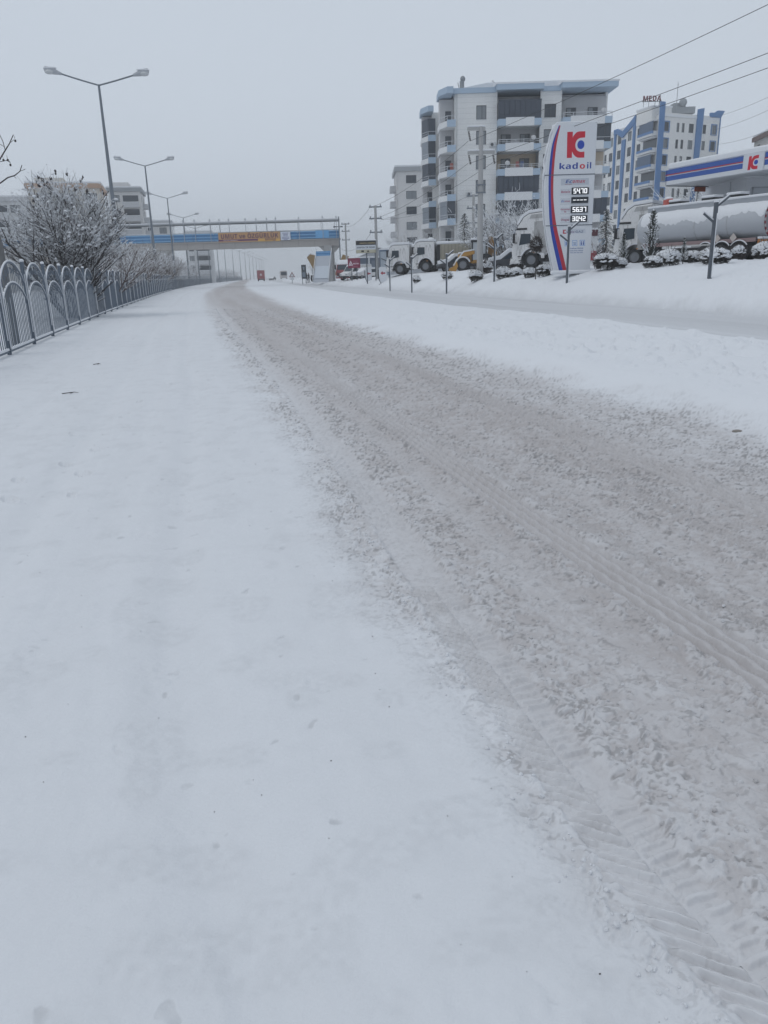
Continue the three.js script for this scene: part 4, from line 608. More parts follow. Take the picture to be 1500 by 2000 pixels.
    const ps = part('price_screen', bx(T(x0, y1)[0], b[0], b[1], a[1], 0.007, 0.05), M('screen_case', 0.02, 0.025, 0.03, 0.5), S); part('digits', sheet(w - 0.02, h - 0.02, (T(x0, y1)[0] + b[0]) / 2, (a[1] + b[1]) / 2, 0.053), m, ps);
  });
}
// mark used on canopy and kiosk
function drawMark(c, x, y, w, h) {
  const f = (a, b) => [x + a * w, y + b * h]; c.fillStyle = '#c42238'; c.beginPath(); c.moveTo(...f(0.05, 0)); c.lineTo(...f(0.32, 0)); c.lineTo(...f(0.27, 1)); c.lineTo(...f(0, 1)); c.fill();
  c.beginPath(); c.moveTo(...f(1, 0)); c.lineTo(...f(0.7, 0)); c.quadraticCurveTo(...f(0.35, 0.03), ...f(0.3, 0.35)); c.lineTo(...f(0.27, 0.7)); c.quadraticCurveTo(...f(0.35, 0.98), ...f(0.65, 1)); c.lineTo(...f(0.95, 1)); c.lineTo(...f(0.96, 0.77)); c.lineTo(...f(0.75, 0.77)); c.quadraticCurveTo(...f(0.46, 0.72), ...f(0.48, 0.5)); c.quadraticCurveTo(...f(0.52, 0.25), ...f(0.8, 0.24)); c.lineTo(...f(0.99, 0.23)); c.fill();
  c.fillStyle = '#2346a8'; c.beginPath(); c.ellipse(...f(0.77, 0.5), 0.19 * w, 0.17 * h, 0, 0, 7); c.fill();
}
// ---------- station canopy and kiosk ----------
{
  const C = thing('station_canopy', 'white fuel station canopy with blue and red fascia band under snow', 'canopy', [17.5, 0, -49.8], 0.375);
  const L = 17, W = 9.5, wh = M('canopy_white', 0.62, 0.64, 0.67, 0.5), bl = M('canopy_blue', 0.035, 0.10, 0.36, 0.45), rd = M('canopy_red', 0.40, 0.035, 0.065, 0.45);
  part('deck', [bx(0.05, W, 6.16, 7.0, 0.05, L)], wh, C);
  part('soffit_edge', [bx(0.0, W, 6.12, 6.18, -0.02, 0.08)], M('soffit_edge', 0.16, 0.18, 0.2), C);
  const band = (y0, y1, m, o, nm) => part(nm, [bx(-o, 0.05, y0, y1, -o, 5.85), bx(-o, 0.05, y0, y1, 7.25, L), bx(-o, W, y0, y1, -o, 0.05)], m, C);
  band(6.76, 7.0, bl, 0.05, 'blue_band'); band(6.70, 6.755, rd, 0.065, 'red_band'); band(6.655, 6.695, wh, 0.05, 'white_band'); band(6.40, 6.65, bl, 0.05, 'blue_band'); band(6.17, 6.395, wh, 0.05, 'white_band');
  const lp = part('logo_panel', bx(-0.09, 0.05, 6.16, 7.05, 5.86, 7.24), wh, C);
  part('printed_face', sheet(1.32, 0.85, -0.095, 6.6, 6.55, 0, -PI / 2, 0), print(256, 150, (c) => { c.fillStyle = '#ccd0d6'; c.fillRect(0, 0, 256, 150); drawMark(c, 62, 16, 132, 118); }), lp);
  part('roof_snow', [rbx(-0.02, W, 7.0, 7.38, 0.0, L, 0.12)], snow, C);
  for (const [x, z] of [[2.4, 2.6], [6.8, 2.6], [2.4, 13.5]]) part('column', [bx(x - 0.25, x + 0.25, 1.2, 6.16, z - 0.25, z + 0.25)], wh, C);
  part('red_tag', bx(2.15, 2.95, 5.85, 6.12, 0.02, 0.1), M('tag_red', 0.36, 0.10, 0.06), C);
  const K = thing('kiosk', 'white station shop wall with curved stripe poster behind the tanker', 'kiosk', [20.6, 1.3, -46]);
  part('wall', [bx(0, 9, 0, 4.82, -6, 0)], wh, K);
  part('panel_frame', [bx(0.35, 0.42, 2.0, 4.3, 0.0, 0.04), bx(0.35, 3.4, 4.25, 4.32, 0.0, 0.04)], M('panel_line', 0.4, 0.42, 0.45), K);
  part('poster', sheet(2.9, 2.6, 1.9, 2.95, 0.03), print(320, 288, (c) => { c.fillStyle = '#c3c7cd'; c.fillRect(0, 0, 320, 288); c.lineWidth = 20; c.strokeStyle = '#4a4f86'; c.beginPath(); c.moveTo(170, 0); c.quadraticCurveTo(240, 120, 150, 288); c.stroke(); c.lineWidth = 8; c.strokeStyle = '#9a4f72'; c.beginPath(); c.moveTo(160, 0); c.quadraticCurveTo(226, 120, 136, 288); c.stroke(); c.fillStyle = '#a2aabb'; c.fillRect(10, 120, 118, 110); drawMark(c, 22, 150, 22, 26); c.fillStyle = '#5a6688'; c.font = 'italic bold 22px sans-serif'; c.fillText('kadoil', 48, 172); c.fillStyle = '#7c879e'; c.beginPath(); c.moveTo(20, 225); c.quadraticCurveTo(80, 180, 126, 215); c.lineTo(126, 228); c.fill(); }), K);
  part('roof_snow', rbx(-0.1, 9, 4.8, 5.02, -6, 0.1, 0.06), snow, K);
}
// ---------- trucks ----------
const truckWhite = M('truck_white', 0.60, 0.62, 0.645, 0.35), truckGrey = M('truck_grey', 0.34, 0.36, 0.39, 0.5), chassis = M('chassis', 0.028, 0.03, 0.034, 0.8), lampRed = M('lamp_red', 0.35, 0.03, 0.03, 0.3), rimM = M('rim', 0.22, 0.23, 0.25, 0.5, 0.3);
for (const [m, base] of [[truckWhite, 0.72], [truckGrey, 0.42]]) {        // salt and road dirt in specks and runs
  const N = 256, d = new Uint8Array(N * N * 4); for (let j = 0; j < N; j++) for (let i = 0; i < N; i++) { const q = 1 - 0.30 * sm(0.52, 0.8, fbm(i / 9, j / 34, 301, 4)) - 0.12 * sm(0.6, 0.9, noise(i / 2.2, j / 2.2, 305)), v = Math.pow(base * q, 1 / 2.2) * 255; d.set([v, v * (0.985 + 0.015 * q), v * (0.97 + 0.03 * q), 255], (j * N + i) * 4); }
  const t = new THREE.DataTexture(d, N, N); t.wrapS = t.wrapT = THREE.RepeatWrapping; t.magFilter = THREE.LinearFilter; t.colorSpace = THREE.SRGBColorSpace; t.repeat.set(0.4, 0.4); t.needsUpdate = true; m.map = t; m.color.setRGB(1, 1, 1);
}
function wheel(parent, x, y, z, r = 0.5, w = 0.32) {
  const t = part('wheel', place(new THREE.LatheGeometry([[r * 0.58, -w / 2], [r * 0.9, -w / 2], [r, -w * 0.36], [r, w * 0.36], [r * 0.9, w / 2], [r * 0.58, w / 2]].map((p) => new THREE.Vector2(...p)), 22), x, y, z, PI / 2, 0, 0), rubber, parent);
  part('rim', [cyl(r * 0.58, r * 0.5, w * 0.7, x, y, z, PI / 2, 0, 0, 18), cyl(r * 0.2, r * 0.17, w * 1.02, x, y, z, PI / 2, 0, 0, 10), place(new THREE.TorusGeometry(r * 0.56, 0.025, 5, 20), x, y, z + w * 0.42)], rimM, t);
  return t;
}
// cab with its front at x = 0, near side at +z; tall: with roof fairing
function cab(par, o = {}) {
  const w = o.w ?? 2.45, L = o.L ?? 2.25, tall = o.tall ?? true, wx = o.wheelX ?? 1.35, r = 0.52, hz = w / 2, m = o.m ?? truckWhite;
  const arc = []; for (let i = 0; i <= 10; i++) { const q = PI - PI * i / 10; arc.push([wx + cos(q) * 0.68, 0.62 + sin(q) * 0.66]); }
  const prof = tall ? [[0.06, 0.42], [0.0, 1.15], [0.08, 1.6], [0.26, 2.45], [0.42, 2.75], [0.78, 3.3], [1.15, 3.52], [L, 3.62]] : [[0.05, 0.42], [0.0, 1.2], [0.10, 1.55], [0.30, 2.35], [0.5, 2.62], [0.8, 2.72], [L, 2.72]];
  part('cab', extr([[wx - 0.68, 0.42], ...prof, [L, 0.62], ...arc.slice().reverse()].filter((p, i, a) => i === 0 || hyp(p[0] - a[i - 1][0], p[1] - a[i - 1][1]) > 0.01).reverse(), w, -hz, 0.05), m, par);
  const c = par.children[par.children.length - 1];
  const nx = (y) => { for (let i = 0; i + 1 < prof.length; i++) if (y <= prof[i + 1][1]) return lerp(prof[i][0], prof[i + 1][0], (y - prof[i][1]) / (prof[i + 1][1] - prof[i][1])); return 0.5; };
  for (const s of [-1, 1]) { const d = part('door', extr([[0.34, 0.95], [1.32, 1.35], [1.36, 2.3], [0.52, 2.3], [0.36, 1.7]], 0.02, s > 0 ? hz - 0.005 : -hz - 0.015), m, c); part('side_window', extr([[0.50, 1.5], [1.28, 1.62], [1.28, 2.24], [0.62, 2.24]], 0.02, s > 0 ? hz + 0.012 : -hz - 0.032), M('truck_glass', 0.03, 0.045, 0.06, 0.08), c); part('mirror', [rbox(0.14, 0.62, 0.28, 0.05, 0.16, 1.95, s * (hz + 0.22)), rod([0.3, 2.25, s * hz], [0.16, 2.25, s * (hz + 0.2)], 0.03), rod([0.35, 1.66, s * hz], [0.16, 1.66, s * (hz + 0.2)], 0.025)], chassis, c); }
  part('windscreen', [extr([[nx(1.55) - 0.02, 1.55], [nx(2.4) - 0.02, 2.4], [nx(2.4) + 0.03, 2.4], [nx(1.55) + 0.03, 1.55]], w * 0.86, -w * 0.43)], o.snowy ? snow : M('truck_glass', 0.03, 0.045, 0.06, 0.08), c);
  part('grille', [bx(-0.03, 0.06, 0.62, 0.74, -hz * 0.8, hz * 0.8), bx(-0.035, 0.05, 0.82, 0.92, -hz * 0.8, hz * 0.8), bx(-0.035, 0.05, 1.0, 1.08, -hz * 0.8, hz * 0.8)], chassis, c);
  part('bumper', [rbx(-0.08, 0.6, 0.30, 0.62, -hz - 0.01, hz + 0.01, 0.06)], m, c);
  part('number_plate', bx(-0.10, -0.07, 0.42, 0.54, -0.26, 0.26), M('plate_white', 0.6, 0.6, 0.58, 0.5), c); part('marker_lamp', [bx(1.46, 1.56, 0.98, 1.04, hz + 0.001, hz + 0.03)], M('amber', 0.5, 0.2, 0.03, 0.3), c); part('step', [bx(0.5, 0.72, 0.46, 0.52, hz - 0.02, hz + 0.03), bx(0.42, 0.66, 0.74, 0.79, hz - 0.02, hz + 0.03)], chassis, c);
  for (const s of [-1, 1]) part('headlight', rbox(0.08, 0.2, 0.4, 0.03, -0.06, 0.56, s * (hz - 0.35)), M('headlight', 0.3, 0.33, 0.36, 0.15), c);
  if (tall) { part('visor', [bx(0.30, 1.02, 2.5, 2.62, hz - 0.01, hz + 0.03)], chassis, c); part('side_deflector', extr([[1.15, 3.2], [L + 0.02, 3.24], [L + 0.02, 3.52], [1.3, 3.46]], 0.02, hz + 0.001), truckGrey, c); part('sleeper_panel', extr([[1.5, 0.95], [L - 0.02, 0.95], [L - 0.02, 3.05], [1.5, 3.0]], 0.015, hz + 0.001), truckGrey, c); part('horn', [cyl(0.05, 0.1, 0.35, 0.85, 3.45, hz - 0.4, 0, 0, PI / 2, 8)], truckWhite, c); }
  part('snow_cap', tall ? [extr([[0.38, 2.78], [0.76, 3.34], [1.15, 3.56], [L, 3.66], [L, 3.84], [1.1, 3.76], [0.66, 3.5], [0.32, 2.94]], w - 0.06, -hz + 0.03, 0.04)] : [extr([[0.26, 2.3], [0.5, 2.66], [0.8, 2.76], [L, 2.76], [L - 0.04, 2.98], [0.85, 3.0], [0.42, 2.86], [0.2, 2.42]], w - 0.04, -hz + 0.02, 0.05)], snow, c);
  part('fender_snow', place(new THREE.TorusGeometry(0.70, 0.07, 6, 14, PI * 0.8), wx, 0.62, hz - 0.05, 0, 0, PI * 0.1).scale(1, 1, 1), snow, c);
  for (const s of [-1, 1]) wheel(par, wx, r, s * (hz - 0.2), r, 0.3);
  part('chassis_frame', [bx(0.4, o.tail ?? 5.2, 0.55, 0.85, -0.45, 0.45), bx(0.7, 2.3, 0.42, 0.8, -hz + 0.1, hz - 0.1)], chassis, par);
}
{ // tanker
  const Tk = thing('tanker_truck', 'white fuel tanker truck with snowy cylindrical tank parked by the canopy', 'truck', [0, 0, 0]);
  const tr = new THREE.Group(); tr.name = 'tractor_unit'; Tk.add(tr); tr.position.set(15.75, 1.62, -52.6); tr.rotation.y = -0.6; cab(tr, { tail: 4.4 }); for (const s of [-1, 1]) wheel(tr, 3.9, 0.5, s * 1.0, 0.5, 0.5);
  part('fuel_tank', rbx(2.4, 3.3, 0.45, 1.05, 0.7, 1.2, 0.12), truckGrey, tr); part('deck_snow', bx(2.35, 4.3, 0.86, 0.98, -0.6, 0.6), snow, tr);
  const g = new THREE.Group(); g.name = 'tank_trailer'; Tk.add(g); g.position.set(16.75, 1.55, -50); g.rotation.y = -1.127;
  const R = 0.99, cy = 2.15, L = 8.9, tank = M('tank_paint', 0.46, 0.48, 0.51, 0.45, 0.1);
  part('tank', [place(new THREE.LatheGeometry([[0, -0.42], [0.35, -0.40], [0.65, -0.31], [0.86, -0.16], [R, 0.02], [R, L], [R + 0.04, L], [R + 0.04, L + 0.07]].map((p) => new THREE.Vector2(...p)), 48), 0, cy, 0, 0, 0, -PI / 2)], tank, g);
  part('rear_plate', [cyl(R - 0.01, R - 0.01, 0.05, L + 0.03, cy, 0, 0, 0, PI / 2, 40)], M('rear_plate', 0.27, 0.25, 0.26, 0.6), g);
  for (let k = 0; k < 40; k++) { const a = k / 40 * 2 * PI; part('reflective_tape', box(0.03, 0.1, 0.11, L + 0.075, cy + sin(a) * (R - 0.03), cos(a) * (R - 0.03), a - PI / 2 + PI / 2, 0, 0), k % 2 ? M('tape_red', 0.24, 0.03, 0.05, 0.5) : M('tape_white', 0.5, 0.45, 0.46, 0.5), g); }
  // snow lying on the tank, its lower edge ragged
  { const nu = 90, nv = 22, pos = [], ix = []; for (let i = 0; i <= nu; i++) { const x = -0.15 + (L + 0.2) * i / nu; const e0 = -0.12 + 0.75 * fbm(x * 1.1, 1, 201, 4) + 0.22 * (noise(x * 7, 2, 205) - 0.5), rr = x < 0.3 ? R * (0.86 + 0.14 * (x + 0.15) / 0.45) : R; for (let j = 0; j <= nv; j++) { const v = j / nv, a = lerp(-e0 * 0.2 - 0.05, PI + 0.2, v), th = 0.006 + 0.09 * Math.pow(sin(PI * min(1, v * 1.02)), 0.7) * (0.6 + 0.6 * noise(x * 2.2, a * 2.5, 207)); const aa = v === 0 ? e0 : lerp(e0, PI - 0.2, v); pos.push(x, cy + sin(aa) * (rr + th), cos(aa) * (rr + th)); } } for (let i = 0; i < nu; i++) for (let j = 0; j < nv; j++) { const a = i * (nv + 1) + j, b = a + nv + 1; ix.push(a, b, a + 1, b, b + 1, a + 1); } const q = new THREE.BufferGeometry(); q.setAttribute('position', new THREE.Float32BufferAttribute(pos, 3)); q.setAttribute('uv', new THREE.Float32BufferAttribute(new Float32Array(pos.length / 3 * 2), 2)); q.setIndex(ix); q.computeVertexNormals(); part('snow_sheet', q, snow, g); }
  part('top_coaming', [bx(0.35, L, cy + 0.88, cy + 1.20, -0.55, -0.48), bx(0.35, L, cy + 0.88, cy + 1.20, 0.48, 0.55), bx(0.35, 0.42, cy + 0.88, cy + 1.2, -0.48, 0.48)], M('coaming', 0.33, 0.35, 0.38, 0.5), g);
  part('coaming_snow', [rbx(0.3, L + 0.02, cy + 1.14, cy + 1.27, -0.58, 0.585, 0.05)], snow, g);
  for (const x of [2.2, 4.6, 6.3]) { const m = part('manhole', [bx(x - 0.42, x + 0.42, cy + 1.26, cy + 1.40, -0.35, 0.35)], chassis, g); part('manhole_snow', rbx(x - 0.46, x + 0.46, cy + 1.40, cy + 1.54, -0.38, 0.38, 0.06), snow, m); }
  part('frame', [bx(0.8, L, 0.85, 1.15, -0.5, 0.5), bx(0.9, L - 0.3, 0.55, 0.9, -0.9, 0.9)], chassis, g);
  part('side_board', bx(0.5, L - 0.4, 1.10, 1.30, 0.86, 0.92), M('side_board', 0.28, 0.20, 0.20, 0.6), g);
  for (const x of [6.05, 7.1]) part('hazard_placard', box(0.32, 0.32, 0.02, x, 1.35, 0.95, 0, 0, PI / 4), M('placard', 0.52, 0.47, 0.44, 0.6), g);
  for (const x of [5.3, 6.42, 7.54]) { for (const s of [-1, 1]) wheel(g, x, 0.5, s * 0.98, 0.52, 0.36); const m = part('mudguard', place(new THREE.TorusGeometry(0.62, 0.04, 5, 16, PI * 0.9), x, 0.52, 0.98, 0, 0, PI * 0.05), chassis, g); part('mudguard_snow', place(new THREE.TorusGeometry(0.66, 0.035, 5, 16, PI * 0.56), x, 0.54, 0.99, 0, 0, PI * 0.22), snow, m); }
  part('side_box', [rbx(2.3, 3.6, 0.45, 0.95, 0.6, 1.1, 0.05), rbx(0.9, 1.7, 0.4, 0.9, 0.6, 1.05, 0.05)], chassis, g); part('box_snow', rbx(2.25, 4.4, 0.96, 1.04, 0.6, 1.12, 0.03), snow, g);
  part('ladder', [rod([L + 0.16, 0.7, -0.5], [L + 0.16, 3.3, -0.5], 0.025), rod([L + 0.16, 0.7, -0.1], [L + 0.16, 3.3, -0.1], 0.025), ...Array.from({ length: 8 }, (_, i) => rod([L + 0.16, 0.95 + i * 0.3, -0.5], [L + 0.16, 0.95 + i * 0.3, -0.1], 0.018))], steel, g); part('hose_tube', rod([2.2, 1.02, 0.98], [6.0, 1.02, 0.98], 0.09, 0.09, 8), truckGrey, g); for (const x of [1.6, 4.4, 6.6]) part('tank_band', place(new THREE.TorusGeometry(R + 0.006, 0.012, 4, 40), x, cy, 0, 0, PI / 2, 0), truckGrey, g);
  part('landing_leg', [bx(1.9, 2.05, 0, 0.9, 0.75, 0.9)], steel, g);
  part('rear_bumper', [bx(L - 0.1, L + 0.15, 0.45, 0.62, -1.1, 1.1), bx(L, L + 0.12, 0.95, 1.22, -1.15, 1.2)], truckGrey, g); part('bumper_snow', bx(L - 0.05, L + 0.2, 1.22, 1.32, -1.15, 1.22), snow, g);
  part('tail_lamp', bx(L + 0.1, L + 0.16, 0.98, 1.18, 0.35, 1.15), M('tail_amber', 0.42, 0.17, 0.05, 0.4), g); part('tail_lamp', bx(L - 0.02, L + 0.11, 0.98, 1.2, 1.201, 1.23), M('tail_amber', 0.42, 0.17, 0.05, 0.4), g);
}
{ // tractor unit standing behind the price sign
  const t = thing('tractor_unit', 'white tractor unit without trailer, half hidden by the price sign', 'truck', [9.75, 1.68, -57.6], -0.3);
  cab(t, { tail: 5.6 }); for (const s of [-1, 1]) wheel(t, 4.6, 0.5, s * 1.0, 0.52, 0.5);
  part('tail_fairing', [extr([[2.25, 1.0], [3.0, 1.0], [2.9, 3.3], [2.25, 3.55]], 0.06, 1.14)], truckGrey, t); part('deck_snow', rbx(2.9, 5.6, 0.86, 1.05, -0.8, 0.9, 0.06), snow, t); part('fuel_tank', rbx(2.4, 3.5, 0.4, 0.95, 0.75, 1.2, 0.1), chassis, t);
  const a = thing('tipper_truck', 'snow-plastered white truck nearest the glazed shelter', 'truck', [1.30, ground(3, -90, 0.5), -90.2], -0.22); a.scale.setScalar(1.12); cab(a, { tall: false, snowy: true, tail: 6, L: 2.3 }); wheel(a, 4.6, 0.5, 1.0, 0.52, 0.5); part('tipper_body', [bx(2.6, 7.5, 1.0, 2.5, -1.2, 1.0)], M('tipper_grey', 0.30, 0.31, 0.31, 0.8), a); part('load_snow', rbx(2.5, 7.5, 2.5, 2.8, -1.2, 1.05, 0.12), snow, a);
  const b = thing('tipper_truck', 'second snow-covered white truck with beige ribbed tipper body', 'truck', [3.85, ground(6, -87, 0.5), -87.2], -0.16); b.scale.setScalar(1.12); cab(b, { tall: false, snowy: true, tail: 6.6, L: 2.2 }); for (const x of [5.0, 6.2]) wheel(b, x, 0.5, 1.0, 0.52, 0.5);
  const body = part('tipper_body', [bx(2.75, 5.6, 0.95, 2.45, -1.15, 1.15)], M('tipper_beige', 0.40, 0.37, 0.30, 0.85), b); for (let k = 0; k < 9; k++) part('rib', bx(2.8 + k * 0.33, 2.88 + k * 0.33, 0.97, 2.43, 1.15, 1.22), M('rib_beige', 0.30, 0.28, 0.23, 0.85), body); part('headboard', bx(2.45, 2.75, 0.9, 2.4, -1.1, 1.1), chassis, body); part('load_snow', rbx(2.4, 5.7, 2.44, 2.72, -1.2, 1.2, 0.12), snow, body);
}
// ---------- what stands along the bank ----------
const gy = (x, z) => ground(x, z, 0.5);
const needle = M('needle', 0.045, 0.055, 0.045, 0.95), darkLeaf = M('dark_leaf', 0.072, 0.07, 0.066, 0.95), yellowM = M('machine_yellow', 0.42, 0.22, 0.045, 0.6), carDark = M('car_dark', 0.05, 0.055, 0.065, 0.3), truckGlass = M('truck_glass', 0.03, 0.045, 0.06, 0.08);
function shrub(seed, w, h, cover) {          // clipped shrub: leafy mass below, lumps of snow above
  const r = rng(seed), leaf = new Sticks(), cap = new Sticks();
  const at = (a, ph, k) => V(cos(a) * sin(ph) * w * k * (0.86 + 0.14 * sin(3 * a + seed)), h * 0.42 + cos(ph) * h * 0.5 * k, sin(a) * sin(ph) * w * k);
  for (let i = 0; i < 900; i++) { const a = r() * 2 * PI, ph = Math.acos(1 - r() * 1.75), p = at(a, ph, 0.7 + 0.32 * r()), n = V(p.x, p.y - h * 0.42, p.z).normalize(); leaf.add(p, V(p.x + n.x * 0.07 + (r() - 0.5) * 0.09, p.y + n.y * 0.07 + (r() - 0.4) * 0.1, p.z + n.z * 0.07 + (r() - 0.5) * 0.09), 0.02, 0.006, 3); }
  for (let i = 0; i < 130; i++) { const a = r() * 2 * PI, ph = Math.acos(1 - r() * 1.3), p = at(a, ph, 0.8), n = V(p.x, p.y - h * 0.42, p.z).normalize(), l = 0.16 + 0.2 * r(); leaf.add(p, V(p.x + n.x * l + (r() - 0.5) * 0.12, p.y + n.y * l + 0.06, p.z + n.z * l + (r() - 0.5) * 0.12), 0.012, 0.004, 3); }
  for (let i = 0; i < 14; i++) leaf.blob(V((r() - 0.5) * w * 0.8, h * (0.28 + 0.3 * r()), (r() - 0.5) * w * 0.8), w * 0.36, h * 0.2, w * 0.36, r);
  for (let i = 0; i < 360; i++) { const a = r() * 2 * PI, ph = Math.acos(1 - Math.pow(r(), 0.9) * cover); if (noise(a * 2.2, ph * 4, seed) < 0.30 + 0.12 * (ph - 0.9)) continue; const s = w * (0.085 + 0.17 * r() * max(0.25, cos(ph * 0.75))); cap.blob(at(a, ph, 1.0 + 0.03 * r()), s * 1.3, s * 0.8, s * 1.3, r); }
  return { leaf: leaf.geo(), cap: cap.geo() };
}
function conifer(seed, h, w, n, lift) {
  const r = rng(seed), wood = new Sticks(), nd = new Sticks(), cap = new Sticks();
  wood.add(V(0, 0, 0), V(0, h, 0), 0.02 * h, 0.008, 6);
  for (let k = 0; k < n; k++) { const u = Math.pow((k + r()) / n, 0.85), y = h * (0.08 + 0.9 * u), L = w * (0.9 * Math.pow(1 - u, 0.75) + 0.08), a = k * 2.4 + r(), l = L * (0.6 + 0.6 * r()), s = V(0, y, 0), e = V(cos(a) * l, y + l * (lift + 0.3 * (r() - 0.5)), sin(a) * l), m0 = s.clone().lerp(e, 0.5).add(V(0, lift > 0 ? -0.12 * l : 0.1 * l, 0));
    wood.add(s, m0, 0.012, 0.008, 3); wood.add(m0, e, 0.008, 0.004, 3);
    for (let m = 0; m < 12; m++) { const t = 0.15 + 0.85 * (m + r()) / 12, p = t < 0.5 ? s.clone().lerp(m0, t * 2) : m0.clone().lerp(e, t * 2 - 1), q = V((r() - 0.5) * 0.24, lift > 0 ? 0.02 + 0.1 * r() : -0.02 - 0.12 * r(), (r() - 0.5) * 0.24).multiplyScalar(0.55 + l * 0.45); nd.add(p, p.clone().add(q), 0.02, 0.007, 3); }
    if (r() < 0.75) { const t = (0.02 + 0.026 * l) * (0.7 + 0.6 * r()); cap.add(V(m0.x, m0.y + t * 0.9, m0.z), V(e.x, e.y + t * 0.6, e.z), t, t * 0.7, 5); if (r() < 0.5) cap.blob(V(e.x * 0.9, e.y * 0.97 + y * 0.03 + t, e.z * 0.9), t * 1.8, t * 1.1, t * 1.8, r); } }
  cap.blob(V(0, h, 0), 0.04, 0.07, 0.04, r);
  return { wood: wood.geo(), nd: nd.geo(), cap: cap.geo() };
}
{
  const S = [shrub(1, 0.46, 0.80, 0.95), shrub(2, 0.5, 0.72, 1.1), shrub(3, 0.38, 0.95, 0.95), shrub(4, 0.52, 0.78, 1.3)];
  const put = (v, x, z, s, label, m = darkLeaf) => { if (x < 11) { x *= 1.1; z *= 1.1; } const g = thing('snowy_bush', label, 'bush', [x, gy(x, z) - 0.04, z], x * 3, 'clipped bushes on the bank'); g.scale.set(s * (0.9 + 0.25 * h2(Math.floor(x * 50), 1, 5)), s * (0.82 + 0.32 * h2(Math.floor(x * 50), 2, 5)), s); part('foliage', S[v].leaf, m, g).userData.kind = 'stuff'; part('snow_cap', S[v].cap, snow, g); };
  put(0, 6.35, -52, 0.95, 'round snowy bush just beside the foot of the concrete pole'); put(2, 7.45, -56, 1.35, 'dark upright bush between the concrete pole and the nearer post', M('brown_leaf', 0.075, 0.062, 0.058, 0.95)); put(1, 7.75, -49.5, 1.0, 'low snowy bush behind the third angled post'); put(2, 9.0, -52, 1.15, 'tall brown bush in front of the tractor unit', M('brown_leaf', 0.075, 0.062, 0.058, 0.95)); put(3, 8.35, -48.6, 0.9, 'flat snow-covered bush before the tractor unit wheel'); put(0, 8.7, -46, 0.8, 'small bush between the tractor unit and the price sign'); put(0, 9.2, -44.2, 1.05, 'dark-based round bush at the foot of the price sign');
  put(0, 12.35, -43.6, 1.25, 'round bush with thick snow cap just beyond the price sign'); put(1, 13.15, -44, 0.9, 'low spreading bush by the tanker front wheel'); put(0, 14.15, -41.4, 0.95, 'flat-topped dark bush below the slim spruce'); put(3, 15.15, -42, 1.15, 'broad white-capped bush by the tanker landing leg'); put(3, 16.9, -43.2, 1.0, 'white-capped bush in front of the first trailer wheels'); put(1, 15.95, -38, 1.2, 'round bush right behind the nearest angled post'); put(3, 17.0, -41, 1.1, 'mound-like bush before the middle trailer wheel'); put(2, 17.95, -40.2, 0.85, 'upright egg-shaped bush before the rear trailer wheel', M('brown_leaf', 0.075, 0.062, 0.058, 0.95)); put(3, 19.25, -40.2, 1.0, 'white mound bush at the end of the tanker');
  put(1, 5.2, -60, 0.8, 'small bush at the foot of the fourth angled post'); put(0, 3.2, -66, 0.7, 'little snowy bush before the second white truck');
  const C = [conifer(1, 2.6, 0.5, 90, 0.9), conifer(2, 5.6, 1.6, 170, -0.22)];
  const fir = (v, x, z, s, l, y) => { const g = thing('spruce', l, 'tree', [x, y ?? gy(x, z) - 0.05, z], x); g.scale.setScalar(s); part('trunk', C[v].wood, bark, g); part('needles', C[v].nd, needle, g).userData.kind = 'stuff'; part('snow_on_branches', C[v].cap, snow, g).userData.kind = 'stuff'; };
  fir(0, 14.75, -43.6, 1.1, 'slim snowy spruce standing in front of the tank'); fir(0, 14.0, -46, 0.72, 'little snow-laden spruce beside the tanker front wheel'); fir(0, 15.85, -41.8, 0.5, 'tiny spruce next to the broad white-capped bush');
  fir(1, 9.5, -88, 1.05, 'tall snowy spruce to one side of the concrete pole, before the pale block'); fir(1, 11.7, -88, 0.92, 'snowy spruce just behind the concrete pole'); fir(1, 18.3, -65, 0.78, 'snowy spruce between the price sign and the tanker cab');
  const w = [bareTree(41, { stems: 5, height: 4.2, spread: 0.8, levels: 3, kids: [8, 6, 4], snow: 0.6, rad: 0.06, fat: 1.3, puff: 0.05 }), bareTree(42, { stems: 7, height: 3.8, spread: 0.9, levels: 2, kids: [12, 9], snow: 0.6, rad: 0.05, fat: 1.4, puff: 0.05 })];
  [[12.3, -76, 1.15, 'wide bare snowy tree behind the tractor unit cab'], [15.6, -80, 1.25, 'bare snowy tree behind the price sign edge'], [10.9, -79, 0.95, 'bare snowy tree behind the backhoe boom'], [13.9, -72, 0.85, 'low tangled bare tree beside the tractor unit'], [5.4, -120, 1.25, 'brown bare tree before the grey-white block'], [6.4, -112, 0.9, 'small bare tree above the wall behind the trucks'], [31.5, -74, 1.5, 'bare snowy tree seen below the canopy edge'], [29.5, -72, 1.35, 'second bare snowy tree under the canopy']].forEach(([x, z, s, l], i) => { const g = plantTree('bare_tree', w[i % 2], [x, gy(x, z) - 0.05, z], i * 1.3, l, 'tree', null, bark, i === 4 ? twig : bark); g.scale.setScalar(s); });
